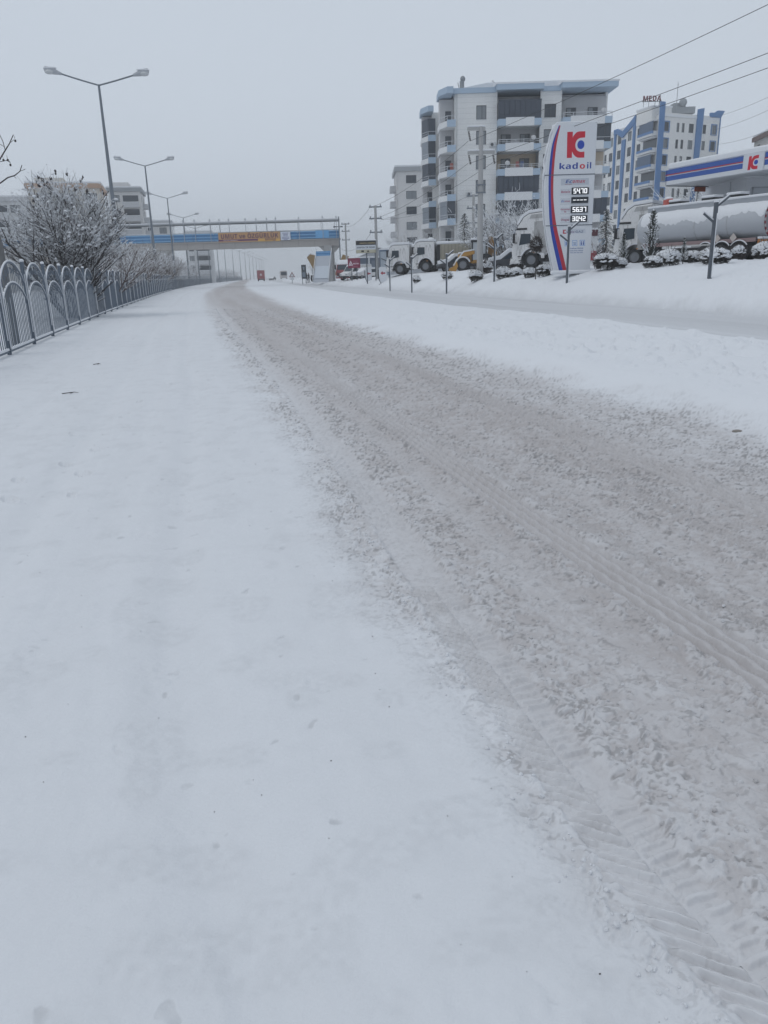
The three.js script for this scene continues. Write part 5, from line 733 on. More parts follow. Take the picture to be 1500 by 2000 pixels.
  const ob = bareTree(51, { stems: 3, height: 1.9, spread: 0.25, levels: 2, kids: [8, 5], snow: 0.25, rad: 0.018, fat: 0.8 }); plantTree('sapling', ob, [12.85, gy(12.85, -47), -47], 0, 'thin reddish sapling between the price sign and the tanker', 'sapling', null, M('red_twig', 0.14, 0.07, 0.06, 0.9), M('red_twig', 0.14, 0.07, 0.06, 0.9)); const sp2 = thing('shrub_on_stake', 'leafy snow-speckled standard shrub on a stake by the price sign', 'shrub', [9.35, gy(9.35, -47.5) - 0.05, -47.5]); part('stake', rod([0, 0, 0], [0, 2.0, 0], 0.035, 0.03, 6), bark, sp2); const fl = part('foliage', S[2].leaf, M('brown_leaf', 0.075, 0.062, 0.058, 0.95), sp2); fl.position.y = 1.5; const fs = part('snow_cap', S[2].cap, snow, sp2); fs.position.y = 1.55; fs.scale.set(0.8, 0.8, 0.8);
}
// angled steel posts of the old boundary
{
  const P = thing('angled_post', 'nearest steel post with two angled arms, standing before the tanker', 'post', [13.25, 0.95, -32], 0, 'angled boundary posts');
  part('post', [box(0.13, 3.0, 0.13, 0, 1.4, 0)], steel, P); part('arm', [rod([0, 2.72, 0], [0.50, 3.12, 0], 0.05, 0.045, 4)], steel, P); part('arm', [rod([0, 2.15, 0], [-0.46, 2.50, 0], 0.05, 0.045, 4)], steel, P);
  part('snow_cap', [box(0.15, 0.07, 0.15, 0, 2.93, 0), rod([0.03, 2.80, 0], [0.50, 3.18, 0], 0.04, 0.03, 4), rod([-0.03, 2.24, 0], [-0.46, 2.57, 0], 0.04, 0.03, 4), box(0.03, 2.4, 0.015, 0.045, 1.3, 0.072)], snow, P);
  [[10.05, -42.5, 'angled steel post crossing the lower part of the price sign'], [7.86, -54, 'angled steel post between the concrete pole and the tractor unit'], [5.08, -59, 'angled steel post in front of the tipper body'], [2.82, -66, 'angled steel post between the two white trucks'], [1.15, -74, 'farthest angled steel post by the glazed shelter']].forEach(([x, z, l]) => copy(P, [x, gy(x, z) - 0.1, z], 0, l));
  P.position.y = gy(13.25, -32) - 0.06;
}
// utility poles and lines
const wireM = M('wire', 0.03, 0.032, 0.036, 0.6);
{
  const mk = (x, z, top, label) => {
    const b = gy(x, z) - 0.3, h = top - b, U = thing('utility_pole', label, 'utility pole', [x, b, z]);
    part('pole', [cyl(0.24, 0.15, h, 0, h / 2, 0, 0, 0, 0, 8)], concrete, U);
    for (const [y, a, c] of [[h - 0.1, -0.95, 0.28], [h - 1.6, -0.92, 0.95]]) { const arm = part('crossarm', [bx(a, c, y - 0.1, y + 0.08, -0.09, 0.09)], concrete, U); part('snow_cap', rbx(a, c, y + 0.08, y + 0.2, -0.1, 0.1, 0.05), snow, arm); for (const q of a < -0.5 && c < 0.5 ? [a + 0.1] : [a + 0.1, c - 0.1]) part('insulator', Array.from({ length: 6 }, (_, i) => cyl(0.055, 0.075, 0.07, q + 0.02 * i, y - 0.2 - i * 0.1, 0, 0, 0, 0, 8)), M('insulator', 0.10, 0.09, 0.09, 0.3), arm); }
    part('bracket', [bx(-0.32, 0.34, h - 3.72, h - 3.64, -0.05, 0.2), bx(-0.32, 0.34, h - 4.22, h - 4.14, -0.05, 0.2)], galv, U);
    return U;
  };
  mk(7.38, -58, 10.97, 'tall concrete power pole with two snowy crossarms before the pale block'); mk(23.4, -7, 12.4, 'concrete power pole beside the road, end of the overhead lines');
  const sml = (x, z, top, label) => { const b = gy(x, z) - 0.2, h = top - b, U = thing('utility_pole', label, 'utility pole', [x, b, z]); part('pole', cyl(0.2, 0.14, h, 0, h / 2, 0, 0, 0, 0, 8), concrete, U); for (const y of [h - 0.15, h - 1.4, h - 2.9]) part('crossarm', [bx(-0.75, 0.75, y - 0.07, y + 0.07, -0.06, 0.06), cyl(0.06, 0.06, 0.2, -0.6, y + 0.16, 0), cyl(0.06, 0.06, 0.2, 0.6, y + 0.16, 0)], galv, U); };
  sml(10.7, -90, 9.5, 'shorter pole with snowy top just behind the tall concrete power pole'); sml(-0.02, -95, 9.05, 'grey pole with three crossarms next to the billboard'); sml(-5.6, -150, 10.5, 'far slim pole behind the footbridge end');
  const line = (a, b, sag, label, r = 0.013) => { const p = []; for (let i = 0; i <= 12; i++) { const t = i / 12; p.push([lerp(a[0], b[0], t), lerp(a[1], b[1], t) - sag * 4 * t * (1 - t), lerp(a[2], b[2], t)]); } single('power_line', tube(p, r, 5, 24), wireM, label, 'cable', 'overhead power lines'); };
  line([6.6, 10.1, -58], [22.4, 12.0, -7], 0.45, 'highest overhead cable, crossing the sky to the corner'); line([6.6, 8.7, -58], [22.6, 9.9, -7], 0.3, 'middle of the three near overhead cables'); line([8.3, 8.7, -58], [24.2, 9.9, -7], 0.3, 'lowest of the three near overhead cables');
  line([6.5, 10.1, -58], [-0.7, 8.8, -95], 0.5, 'upper cable from the concrete pole to the billboard pole', 0.014); line([6.5, 8.7, -58], [-0.7, 7.5, -95], 0.5, 'lower cable from the concrete pole to the billboard pole', 0.014); line([8.2, 8.7, -58], [0.6, 7.5, -95], 0.5, 'second lower cable from the concrete pole to the billboard pole', 0.014);
  line([-0.6, 8.9, -95], [-5.9, 10.0, -150], 0.8, 'cable from the billboard pole past the footbridge', 0.016); line([-0.6, 6.1, -95], [-6.3, 6.0, -138], 1.2, 'slack cable from the billboard pole to the bridge end', 0.016);
  line([0.6, 7.5, -95], [10.0, 9.3, -90], 0.5, 'cable from the billboard pole to the shorter pole', 0.012); line([43.9, 19.7, -110], [39.6, 17.4, -85], 0.2, 'upper thin cable in the sky beside the corner block', 0.014); line([44, 18.2, -110], [39.7, 16.2, -85], 0.2, 'middle thin cable in the sky beside the corner block', 0.014); line([44.9, 16.5, -110], [39.9, 14.3, -85], 0.2, 'lowest thin cable in the sky beside the corner block', 0.014);
}
// backhoe loader
{
  const B = thing('backhoe_loader', 'snow-buried yellow backhoe loader behind the concrete pole', 'loader', [6.9, gy(8.5, -78) - 0.08, -78], -0.08);
  part('bucket', extr([[0, 0.1], [0.7, 0.0], [0.9, 0.5], [0.75, 0.95], [0.55, 0.5], [0.1, 0.3]], 2.2, -1.1), yellowM, B);
  for (const s of [-1, 1]) { const a = part('loader_arm', extr([[0.5, 0.45], [0.75, 0.35], [1.6, 1.35], [2.45, 1.55], [2.45, 1.85], [1.45, 1.72]], 0.2, s * 0.85 - 0.1), yellowM, B); part('arm_snow', extr([[0.5, 0.5], [1.45, 1.75], [2.4, 1.88], [2.4, 1.98], [1.4, 1.86], [0.42, 0.6]], 0.22, s * 0.85 - 0.11), snow, a); part('ram', rod([0.8, 0.6, s * 0.65], [2.0, 1.2, s * 0.65], 0.05), chassis, a); }
  part('bonnet', rbx(0.9, 2.3, 0.75, 1.55, -0.45, 0.45, 0.1), yellowM, B); part('bonnet_snow', rbx(0.9, 2.3, 1.55, 1.75, -0.45, 0.45, 0.09), snow, B);
  for (const s of [-1, 1]) { wheel(B, 1.35, 0.6, s * 0.85, 0.62, 0.42); wheel(B, 3.5, 0.75, s * 0.9, 0.8, 0.5); part('mudguard_snow', place(new THREE.TorusGeometry(0.68, 0.09, 6, 14, PI * 0.8), 1.35, 0.62, s * 0.9, 0, 0, PI * 0.1), snow, B); }
  const c = part('cab_frame', [bx(2.2, 2.3, 0.9, 2.75, -0.75, -0.65), bx(2.2, 2.3, 0.9, 2.75, 0.65, 0.75), bx(3.5, 3.6, 0.9, 2.75, 0.65, 0.75), bx(3.5, 3.6, 0.9, 2.75, -0.75, -0.65), bx(2.15, 3.65, 2.62, 2.78, -0.8, 0.8)], chassis, B); part('cab_window', [bx(2.3, 3.5, 1.0, 2.6, 0.66, 0.70)], M('frosted_glass', 0.50, 0.53, 0.56, 0.6), c); part('windscreen', bx(2.22, 2.26, 1.5, 2.6, -0.64, 0.64), M('frosted_glass', 0.50, 0.53, 0.56, 0.6), c); part('lower_body', bx(2.2, 3.7, 0.7, 1.0, -0.72, 0.72), yellowM, c); part('roof_snow', rbx(2.1, 3.7, 2.78, 3.0, -0.82, 0.82, 0.1), snow, c);
  const bm = part('boom', [extr([[3.7, 0.8], [4.05, 0.8], [4.3, 2.1], [4.1, 3.1], [3.85, 3.1], [3.8, 2.0]], 0.3, -0.15)], M('machine_ochre', 0.30, 0.17, 0.07, 0.7), B); part('dipper', extr([[3.95, 3.1], [4.2, 3.0], [4.6, 1.6], [4.4, 0.9], [4.25, 1.6]], 0.22, -0.11), yellowM, bm); part('boom_snow', [rbx(3.82, 4.2, 3.08, 3.24, -0.17, 0.17, 0.05), rod([4.22, 3.05, 0], [4.62, 1.7, 0], 0.06)], snow, bm);
}
function smallCar(name, label, category, pos, turn, m, van, snowT) {
  const c = thing(name, label, category, pos, turn), L = van ? 4.9 : 4.2, h = van ? 1.95 : 1.42, w = 1.75;
  const prof = van ? [[0, 0.4], [0.0, 0.85], [0.75, 1.1], [1.35, h - 0.1], [1.7, h], [L - 0.1, h], [L, 1.0], [L, 0.4]] : [[0, 0.4], [0.02, 0.72], [1.0, 0.9], [1.7, h], [3.1, h], [3.8, 0.95], [L, 0.85], [L, 0.4]];
  part('body', extr(prof.slice().reverse(), w, -w / 2, 0.07), m, c); const b = c.children[0];
  part('side_window', extr(van ? [[1.05, 1.12], [2.0, 1.12], [2.0, h - 0.25], [1.45, h - 0.25]] : [[1.2, 0.92], [3.45, 0.92], [3.0, h - 0.1], [1.75, h - 0.1]], 0.02, w / 2 - 0.005), truckGlass, b); part('windscreen', extr(van ? [[0.76, 1.12], [1.3, h - 0.16], [1.34, h - 0.16], [0.80, 1.10]] : [[1.03, 0.94], [1.64, h - 0.06], [1.68, h - 0.06], [1.07, 0.92]], w * 0.84, -w * 0.42), truckGlass, b);
  for (const s of [-1, 1]) part('headlight', rbox(0.06, 0.16, 0.34, 0.02, 0.0, 0.68, s * 0.62), M('headlight', 0.3, 0.33, 0.36, 0.15), b); part('bumper', rbx(-0.06, 0.3, 0.28, 0.5, -w / 2, w / 2, 0.04), chassis, b);
  part('snow_cap', extr((van ? [[1.3, h - 0.1], [1.7, h], [L - 0.1, h], [L - 0.12, h + snowT], [1.6, h + snowT]] : [[0.1, 0.74], [1.0, 0.9], [1.7, h], [3.1, h], [3.8, 0.95], [L - 0.1, 0.86], [L - 0.1, 0.9 + snowT], [3.85, 1.0 + snowT], [3.1, h + snowT], [1.6, h + snowT], [0.95, 0.92 + snowT], [0.1, 0.76 + snowT]]).slice().reverse(), w * 0.95, -w * 0.475, 0.03), snow, b);
  for (const x of [0.85, L - 0.85]) for (const s of [-1, 1]) wheel(c, x, 0.31, s * (w / 2 - 0.1), 0.31, 0.2); return c;
}
smallCar('parked_car', 'car buried under snow beside the tractor unit', 'car', [8.6, gy(9.9, -63) - 0.05, -63], -0.1, carDark, false, 0.28);
smallCar('parked_car', 'dark snow-topped car between the white trucks and the loader', 'car', [6.2, gy(7, -82), -82.5], 0.1, carDark, false, 0.3);
smallCar('parked_van', 'white snow-topped van behind the red signboard', 'van', [-4.9, gy(-3.6, -117), -116], 0.75, truckWhite, true, 0.14);
smallCar('parked_car', 'snow-covered white car in front of the white van', 'car', [-3.3, gy(-3.0, -112.5), -112.8], 0.5, truckWhite, false, 0.15);
{
  const redM = M('truck_red', 0.24, 0.045, 0.055, 0.5);
  const t = thing('red_truck', 'dark red truck parked right beside the bridge pier', 'truck', [-5.3, gy(-5.3, -124), -122], 0.95); cab(t, { tall: false, m: redM, tail: 6 }); for (const s of [-1, 1]) wheel(t, 4.6, 0.5, s, 0.52, 0.4); part('load_bed', bx(2.5, 6.2, 0.9, 1.6, -1.15, 1.15), redM, t); part('bed_snow', rbx(2.5, 6.2, 1.6, 1.75, -1.15, 1.15, 0.05), snow, t);
  const c = thing('site_container', 'dark blue-grey container cabin behind the white van', 'container', [-2.0, gy(-1.2, -122), -122]); part('shell', bx(-1.2, 2.3, 0, 2.9, -2.2, 0), M('container_blue', 0.10, 0.13, 0.18, 0.6), c); part('door', bx(1.2, 1.9, 0.1, 2.5, 0.0, 0.04), M('container_door', 0.17, 0.20, 0.25, 0.6), c); part('corner_post', [bx(0.7, 0.9, 0, 2.9, 0.0, 0.05)], white, c); part('roof_snow', rbx(-1.25, 2.35, 2.9, 3.1, -2.25, 0.05, 0.08), snow, c);
  const sh = thing('site_shed', 'low brown shed with snowy gable roof behind the billboard', 'shed', [0.4, gy(1, -132), -134]); part('wall', bx(-3.2, 3.0, 0, 3.3, -4, 0), M('shed_brown', 0.26, 0.23, 0.22, 0.9), sh); part('roof', extr([[-3.5, 3.3], [3.3, 3.3], [0, 4.6]], 4.4, -4.2), M('shed_roof', 0.4, 0.42, 0.45, 0.8), sh); part('roof_snow', [extr([[-3.6, 3.32], [0, 4.72], [3.4, 3.32], [3.4, 3.45], [0, 4.9], [-3.6, 3.45]], 4.5, -4.25)], snow, sh);
  const m = thing('drill_rig', 'yellow-brown drilling machine with leaning mast behind the stair', 'machine', [-13.6, gy(-13.6, -158), -158]); part('mast', extr([[0.0, 4.6], [0.7, 5.2], [1.5, 5.0], [2.6, 0.9], [2.0, 0.8]], 0.9, -0.4), M('rig_ochre', 0.30, 0.19, 0.08, 0.8), m); part('chassis', bx(0.6, 5.2, 0.6, 1.3, -1, 1), chassis, m); for (const x of [1.2, 2.4, 4.6]) wheel(m, x, 0.65, 1.0, 0.66, 0.4); part('mast_snow', extr([[0.0, 4.65], [0.7, 5.25], [1.5, 5.05], [1.4, 5.2], [0.65, 5.42]], 0.9, -0.4), snow, m); part('rear_boom', extr([[5.2, 1.2], [5.6, 1.2], [8.2, 4.6], [7.0, 5.0]], 0.9, -0.4), M('rig_ochre', 0.30, 0.19, 0.08, 0.8), m);
  const wl = thing('site_wall', 'long pale wall with thick snow on top behind the white trucks', 'wall', [0.9, 0.8, -98]); part('wall', extr([[0, 0], [10.2, 0], [10.2, 4.05], [0, 3.45]], 0.5, -0.5), M('wall_grey', 0.44, 0.46, 0.49, 0.9), wl); part('snow_cap', extr([[-0.1, 3.45], [10.3, 4.06], [10.3, 4.3], [5, 4.08], [-0.1, 3.68]], 0.7, -0.6), snow, wl);
}
// signs
{
  const b = thing('billboard', 'two-tone billboard for trucks on a post beside the grey pole', 'sign', [-1.18, gy(-1.2, -94), -93.5]); const y0 = b.position.y;
  part('panel', bx(-1.2, 1.1, 3.85 - y0, 5.2 - y0, -0.12, 0), dark, b); part('printed_face', sheet(2.26, 1.31, -0.05, 4.525 - y0, 0.005), print(384, 222, (c) => { c.fillStyle = '#2b2c2e'; c.fillRect(0, 0, 384, 76); c.fillStyle = '#b9a97c'; c.font = 'bold 34px sans-serif'; c.fillText('ANADOLU MAKİNA', 70, 52, 300); c.fillStyle = '#cfd4da'; c.fillRect(0, 76, 384, 84); c.fillStyle = '#2a2f3a'; c.font = 'bold 46px sans-serif'; c.fillText('KAMYON TIR PAZARI', 14, 136, 356); c.fillStyle = '#b8b39f'; c.fillRect(0, 160, 384, 62); c.fillStyle = '#3a3a38'; c.fillRect(100, 172, 52, 34); c.fillStyle = '#4d4a42'; c.beginPath(); c.moveTo(200, 206); c.lineTo(232, 168); c.lineTo(262, 206); c.fill(); }), b); part('post', [bx(-0.06, 0.06, 0, 3.85 - y0, -0.12, 0), bx(0.95, 1.05, 0, 3.85 - y0, -0.12, 0)], steel, b); part('snow_cap', rbx(-1.25, 1.15, 5.2 - y0, 5.32 - y0, -0.15, 0.03, 0.04), snow, b);
  const s = thing('red_signboard', 'small dark red signboard with white triangle mark on two legs', 'sign', [-3.15, gy(-3.15, -111), -110.5]); part('panel', bx(-0.85, 0.85, 1.55, 2.85, -0.08, 0), M('sign_red', 0.22, 0.02, 0.06, 0.6), s); part('printed_face', sheet(1.66, 1.26, 0, 2.2, 0.005), print(256, 196, (c) => { c.fillStyle = '#7c2142'; c.fillRect(0, 0, 256, 196); c.strokeStyle = '#e6dfe4'; c.fillStyle = '#e6dfe4'; c.lineWidth = 12; c.beginPath(); c.moveTo(22, 140); c.lineTo(58, 62); c.lineTo(94, 140); c.closePath(); c.stroke(); c.fillRect(50, 104, 16, 26); c.font = 'bold 40px sans-serif'; c.fillText('METAL', 108, 124, 140); c.font = '18px sans-serif'; c.fillStyle = '#c79fb0'; c.fillText('DEMİR ÇELİK', 108, 66, 138); c.fillText('0332 000 00 00', 80, 176, 150); }), s); for (const x of [-0.35, 0.35]) part('leg', bx(x - 0.05, x + 0.05, -0.3, 1.55, -0.08, 0), steel, s);
  const arrow = print(128, 256, (c) => { c.fillStyle = '#d6d9de'; c.fillRect(0, 0, 128, 256); c.fillStyle = '#9a2438'; c.beginPath(); c.moveTo(22, 96); c.lineTo(62, 62); c.lineTo(62, 84); c.lineTo(108, 84); c.lineTo(108, 110); c.lineTo(62, 110); c.lineTo(62, 130); c.fill(); });
  [[0.58, -87, 1.0, 'larger white board with red arrow below the glazed shelter'], [-1.06, -97, 0.92, 'smaller white board with red arrow beside the red signboard']].forEach(([x, z, k, l]) => { const a = thing('arrow_board', l, 'sign', [x, gy(x, z) - 0.15, z], 0, 'white arrow boards'); a.scale.setScalar(k); part('board', extr([[-0.30, 0], [0.42, 0], [0.42, 1.55], [0.3, 1.75], [-0.3, 1.75], [-0.42, 1.55], [-0.42, 0.9]], 0.12, -0.12, 0.02), white, a); part('printed_face', sheet(0.78, 1.5, 0.01, 0.92, 0.005), arrow, a); part('dark_edge', tube([[-0.46, 1.5, -0.04], [-0.48, 0.9, -0.04], [-0.36, 0.35, -0.04], [-0.2, 0.0, -0.04], [-0.42, -0.06, -0.04]], 0.06, 6, 16), dark, a); });
  const sh = thing('glazed_shelter', 'tall narrow glazed shelter frame in front of the first white truck', 'shelter', [0.35, gy(0.7, -92), -92]); const gM = M('shelter_glass', 0.42, 0.47, 0.52, 0.2); part('frame', [bx(-0.05, 0.04, 0, 3.0, 0, 0.08), bx(0.92, 1.06, 0, 3.2, 0, 0.1), bx(-0.05, 1.06, 2.95, 3.1, 0, 0.09), bx(-0.02, 0.03, 0, 3.0, -1.3, -1.25), bx(1.0, 1.06, 0, 3.2, -1.3, -1.25)], M('shelter_steel', 0.10, 0.15, 0.22, 0.5, 0.3), sh); part('pane', bx(0.04, 0.92, 0.4, 2.95, 0.03, 0.05), gM, sh); part('pane', bx(1.01, 1.04, 0.5, 2.9, -1.25, 0), gM, sh); part('brace', rod([0.15, 2.2, 0.09], [0.9, 1.85, 0.09], 0.04), steel, sh); part('roof_snow', rbx(-0.1, 1.1, 3.12, 3.22, -1.3, 0.12, 0.03), snow, sh);
  const bd = thing('notice_board', 'dark upright notice board next to the two people', 'sign', [-13.75, gy(-13.75, -151), -151]); part('panel', bx(-0.45, 0.45, 1.0, 3.5, -0.1, 0), dark, bd); part('printed_face', sheet(0.82, 2.4, 0, 2.25, 0.006), print(96, 280, (c) => { c.fillStyle = '#3b434c'; c.fillRect(0, 0, 96, 280); c.fillStyle = '#aab4be'; c.fillRect(28, 40, 40, 12); c.fillRect(40, 60, 18, 40); c.fillStyle = '#7a8794'; c.fillRect(14, 150, 68, 100); }), bd); part('leg', bx(-0.4, -0.3, -0.2, 1.0, -0.1, 0), steel, bd); part('leg', bx(0.3, 0.4, -0.2, 1.0, -0.1, 0), steel, bd);
  const w = thing('warning_sign', 'small triangular road sign standing alone in the hazy distance', 'road sign', [-18.0, gy(-18, -170), -170]); part('post', rod([0, -0.1, 0], [0, 2.4, 0], 0.05), galv, w); part('plate', extr([[-0.65, 1.3], [0.65, 1.3], [0, 2.4]], 0.04, 0.05, 0.01), M('sign_dull_red', 0.24, 0.10, 0.11, 0.6), w); part('plate_face', extr([[-0.42, 1.42], [0.42, 1.42], [0, 2.13]], 0.01, 0.091), white, w); part('lower_plate', bx(-0.4, 0.4, 0.75, 1.2, 0.05, 0.09), white, w);
  const rb = thing('sale_banner', 'red and white low banner behind the reddish sapling', 'banner', [14.0, gy(14, -55), -54.5]); part('red_strip', bx(-1.1, 0.8, 0.35, 0.95, -0.05, 0), M('banner_red', 0.36, 0.06, 0.08, 0.7), rb); part('white_strip', bx(-1.1, 0.8, 0.95, 1.9, -0.05, -0.01), white, rb); part('dark_window', [bx(-1.05, -0.55, 1.2, 1.5, -0.009, 0.01), bx(-0.35, 0.35, 1.2, 1.5, -0.009, 0.01)], M('maroon', 0.12, 0.05, 0.06), rb); part('dark_strip', bx(-1.1, 0.8, 1.9, 2.3, -0.05, 0.02), M('maroon', 0.12, 0.05, 0.06), rb); part('snow_cap', bx(-1.1, 0.8, 2.3, 2.42, -0.05, 0.03), snow, rb); part('leg', [bx(-1.0, -0.9, -0.1, 0.35, -0.05, 0)], steel, rb); part('leg', bx(0.6, 0.7, -0.1, 0.35, -0.05, 0), steel, rb);
  const di = thing('satellite_dish', 'white round satellite dish on a mast above the tipper truck', 'dish', [6.0, 1.2, -90]); part('mast', rod([0, 0, 0], [0, 3.6, 0], 0.05), steel, di); part('dish', place(new THREE.SphereGeometry(0.62, 18, 8, 0, 2 * PI, 0, 0.9), 0, 3.55, -0.3, PI / 2, 0, 0), white, di);
  const rc = thing('red_crane_bucket', 'red snow-dusted crane bucket behind the tank top', 'machine', [22.1, 4.9, -62]); part('bucket', extr([[-0.55, 0], [0.65, 0], [0.5, 0.9], [0.1, 1.45], [-0.3, 1.4], [-0.5, 0.7]], 0.9, -0.45, 0.05), M('crane_red', 0.42, 0.07, 0.05, 0.6), rc); part('arm', rod([0.3, 1.2, 0], [1.1, 0.2, 0], 0.12, 0.1, 6), M('crane_red', 0.42, 0.07, 0.05, 0.6), rc); part('snow_cap', [sph(0.26, -0.05, 1.45, 0, 1.2, 0.6, 1.4), rod([-0.42, 0.9, 0.46], [-0.5, 0.2, 0.46], 0.08), rod([0.35, 1.3, 0], [1.1, 0.36, 0], 0.1)], snow, rc); part('mast', bx(-0.1, 0.2, -3.5, 0, -0.15, 0.15), chassis, rc);
}
// traffic and people far down the road
{
  const t = thing('cargo_truck', 'red-backed cargo truck driving away under the footbridge', 'truck', [-39.0, gy(-39, -270), -270], 0.15); part('cargo_box', bx(-1.25, 1.25, 0.8, 3.5, -6, 0), M('cargo_red', 0.26, 0.05, 0.06, 0.6), t); part('rear_doors', [bx(-1.1, -0.02, 0.9, 3.3, 0, 0.03), bx(0.02, 1.1, 0.9, 3.3, 0, 0.03)], M('cargo_door', 0.30, 0.07, 0.08, 0.6), t); part('emblem', place(new THREE.CircleGeometry(0.5, 3, PI / 2), 0, 2.1, 0.036), white, t); part('bumper', bx(-1.2, 1.2, 0.4, 0.75, -0.2, 0), chassis, t); for (const s of [-1, 1]) { const q = part('wheel', cyl(0.5, 0.5, 0.4, s * 0.95, 0.5, -1.0, 0, 0, PI / 2, 14), rubber, t); part('tail_lamp', bx(s * 1.0 - 0.15, s * 1.0 + 0.15, 0.5, 0.7, 0.0, 0.03), lampRed, t); }
  smallCar('car', 'dark car driving ahead in the haze past the cargo truck', 'car', [-43.0, gy(-43, -325), -325], 1.4, carDark, false, 0.06);
  const b = thing('bus', 'pale bus approaching in the haze left of the warning sign', 'bus', [-34.8, gy(-34.8, -300), -300], 0.15); part('body', rbx(-1.25, 1.25, 0.4, 3.0, -9, 0, 0.15), M('bus_pale', 0.46, 0.42, 0.42, 0.5), b); part('windscreen', rbx(-1.1, 1.1, 1.4, 2.6, -0.1, 0.04, 0.05), truckGlass, b); for (const s of [-1, 1]) { part('headlight', rbx(s * 0.95 - 0.15, s * 0.95 + 0.15, 0.7, 0.95, 0, 0.05, 0.03), white, b); part('wheel', cyl(0.48, 0.48, 0.3, s * 1.05, 0.48, -1.6, 0, 0, PI / 2, 14), rubber, b); }
  const fig = (x, z, turn, label, coat, stride) => {
    const p = thing('person', label, 'person', [x, gy(x, z), z], turn), J = (a, c, r0, r1) => rod(a, c, r0, r1, 8), o = [];
    for (const s of [-1, 1]) { const f = s * stride; o.push(J([s * 0.09, 0.88, 0], [s * 0.1, 0.47, f * 0.6], 0.09, 0.065), J([s * 0.1, 0.47, f * 0.6], [s * 0.1, 0.08, f * 0.8], 0.065, 0.045), rbox(0.1, 0.09, 0.27, 0.04, s * 0.1, 0.05, f * 0.8 + 0.06), J([s * 0.21, 1.42, 0], [s * 0.27, 1.14, -f * 0.3], 0.06, 0.05), J([s * 0.27, 1.14, -f * 0.3], [s * 0.24, 0.88, -f * 0.3 + 0.1], 0.05, 0.038), sph(0.045, s * 0.24, 0.83, -f * 0.3 + 0.12, 0.8, 1.2, 0.8, 8), sph(0.085, s * 0.18, 1.42, 0, 1, 1, 1, 8)); }
    o.push(place(new THREE.LatheGeometry([[0, 0.8], [0.17, 0.8], [0.185, 0.95], [0.165, 1.12], [0.2, 1.36], [0.14, 1.47], [0.06, 1.5], [0.055, 1.56], [0, 1.58]].map((q) => new THREE.Vector2(...q)), 14).scale(1, 1, 0.68)));
    part('body', o, coat, p); const h = part('head', sph(0.1, 0, 1.64, 0.01, 0.85, 1.15, 1, 14), M('skin', 0.38, 0.26, 0.2, 0.7), p); part('hat', sph(0.108, 0, 1.675, -0.005, 0.9, 0.95, 1.02, 14), dark, h);
  };
  fig(-13.35, -152, 1.2, 'person in dark coat walking beside the notice board', M('coat_dark', 0.03, 0.035, 0.045, 0.9), 0.2); fig(-13.05, -152.8, 1.0, 'second person in grey coat beside the stair foot', M('coat_grey', 0.06, 0.065, 0.075, 0.9), 0.12);
  // hazy horizon: far trees and low sheds
  const far = bareTree(61, { stems: 4, height: 6, spread: 0.45, levels: 2, kids: [9, 6], snow: 0.4, rad: 0.09, fat: 3, puff: 0.04 }), r = rng(8);
  for (let i = 0; i < 16; i++) { const x = -34 + i * 3.9 + r() * 2, z = -330 - r() * 160, g = plantTree('bare_tree', far, [x, 0, z], r() * 6, 'faint bare tree on the hazy horizon beyond the footbridge', 'tree', 'horizon trees', twig, twig); g.scale.setScalar(0.8 + 0.5 * r()); }
  for (const [x, z, w, h, l] of [[-42, -520, 30, 5, 'long faint low shed on the hazy horizon'], [-10, -420, 14, 6, 'faint pale shed beyond the footbridge pier']]) { const g = thing('far_shed', l, 'shed', [x, 0, z]); part('wall', bx(0, w, 0, h, -10, 0), concrete, g); part('roof_snow', bx(-0.5, w + 0.5, h, h + 0.6, -10.5, 0.5), snow, g); }
}
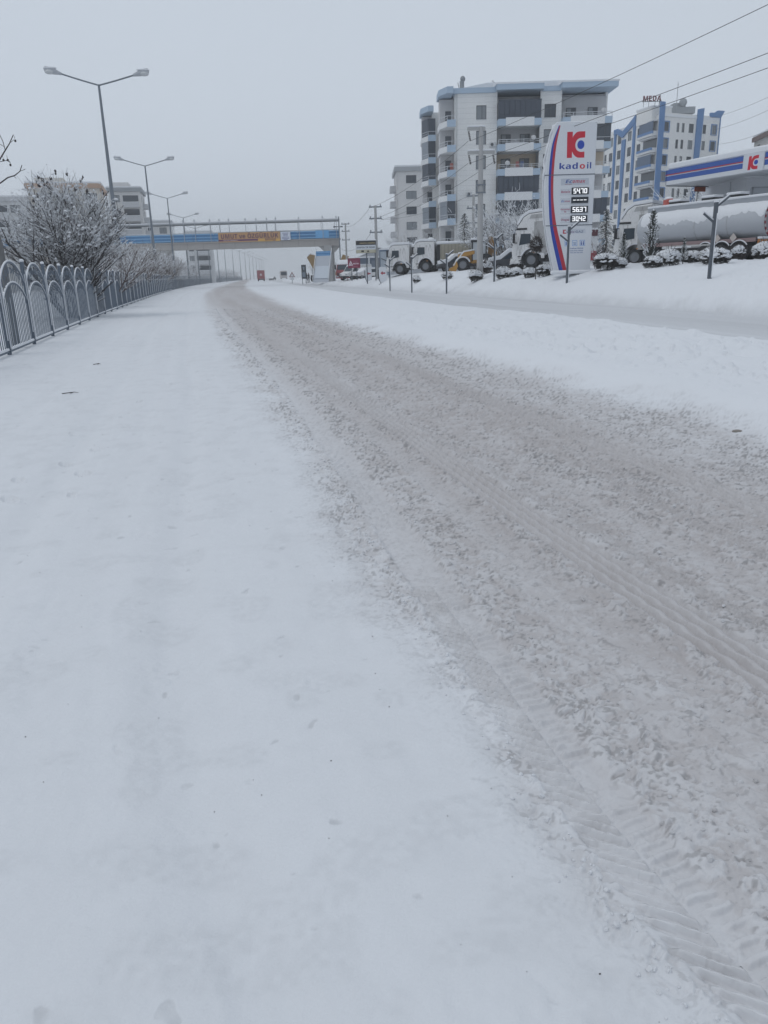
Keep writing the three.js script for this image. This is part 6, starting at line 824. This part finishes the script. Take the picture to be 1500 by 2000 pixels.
// litter on the snow
{
  const tw = (x, z, a, l, label) => { const g = new Sticks(); g.add(V(-l / 2, 0.012, 0), V(l / 4, 0.03, 0.01), 0.008, 0.006, 5); g.add(V(l / 4, 0.03, 0.01), V(l / 2, 0.015, -0.02), 0.006, 0.003, 5); g.blob(V(0.02, 0.02, 0.01), 0.035, 0.012, 0.02, rng(3)); const o = single('fallen_twig', g.geo(), bark, label, 'twig', null, [x, gy(x, z) + 0.0, z], a); o.scale.set(0.9, 0.9, 0.9); };
  tw(-5.68, -15.68, 0.3, 0.16, 'small dark twig on the pavement snow, nearer the fence'); tw(-4.63, -11.52, 0.1, 0.26, 'longer dark twig lying on the pavement snow');
  single('drain_stone', sph(0.035, 0, 0.01, 0, 1.5, 0.5, 1, 10), M('stone', 0.24, 0.22, 0.2), 'small flat stone half sunk in the median snow', 'stone', null, [3.55, ground(3.55, -7.55, 0.03), -7.55]);
  // specks of grit on clean snow; crumbs thrown out of the ruts
  const r = rng(77), m4 = new THREE.Matrix4(), q = new THREE.Quaternion();
  const speck = new THREE.InstancedMesh(new THREE.IcosahedronGeometry(0.0017, 0), M('speck', 0.07, 0.065, 0.06, 0.9), 100); let n = 0;
  while (n < 100) { const z = -1.1 - Math.pow(r(), 1.7) * 12, x = edgeL(z) - 0.1 - r() * (1.6 - z * 0.35), s = 0.5 + 1.1 * r() * r() + 0.10 * -z; m4.compose(V(x, ground(x, z, 0.01) + 0.001, z), q.setFromEuler(new THREE.Euler(r() * 3, r() * 3, 0)), V(s * 1.3, s * 0.7, s)); speck.setMatrixAt(n++, m4); }
  speck.name = 'grit_specks'; speck.userData = { kind: 'stuff', label: 'dark specks of grit scattered on the pavement snow', category: 'grit' }; speck.castShadow = true; scene.add(speck);
  const base = new THREE.IcosahedronGeometry(1, 1), bp = base.attributes.position; for (let i = 0; i < bp.count; i++) { const v = V(bp.getX(i), bp.getY(i), bp.getZ(i)), k = 0.72 + 0.55 * noise(v.x * 2 + 5, v.y * 2 + v.z * 1.7 + 5, 3); bp.setXYZ(i, v.x * k, v.y * k, v.z * k); } base.computeVertexNormals();
  const N = 4200, cl = new THREE.InstancedMesh(base, new THREE.MeshStandardMaterial({ roughness: 0.9, color: 0xffffff }), N), col = new THREE.Color(); n = 0;
  while (n < N) { const z = -1.15 - Math.pow(r(), 2.3) * 42, q2 = r(); let x; if (q2 < 0.12) x = trackA(z) - 0.16 - Math.abs(r() + r() - 1) * 0.16; else if (q2 < 0.2) x = trackA(z) + 0.17 + r() * 0.14; else x = edgeL(z) + r() * 4.3; if (x > edgeR(z)) continue; const inA = abs(x - trackA(z)) < 0.13, inB = abs(x - trackB(z)) < 0.14; if (inA || inB) continue; const s = (0.003 + 0.008 * r() * r()) * (1 + 0.04 * -z); m4.compose(V(x, ground(x, z, 0.01) + s * 0.1, z), q.setFromEuler(new THREE.Euler(r() * 3, r() * 6, r() * 3)), V(s * (1 + 0.5 * r()), s * (0.7 + 0.3 * r()), s)); cl.setMatrixAt(n, m4); const t = x < trackA(z) ? 0.1 + 0.2 * r() : 0.45 + 0.45 * r(); col.setRGB(lerp(0.715, 0.418, t), lerp(0.732, 0.405, t), lerp(0.76, 0.405, t)); cl.setColorAt(n, col); n++; }
  cl.name = 'snow_crumbs'; cl.userData = { kind: 'stuff', label: 'loose crumbs of driven snow along the wheel tracks', category: 'snow' }; cl.castShadow = cl.receiveShadow = true; scene.add(cl);
}
renderer.render(scene, camera);
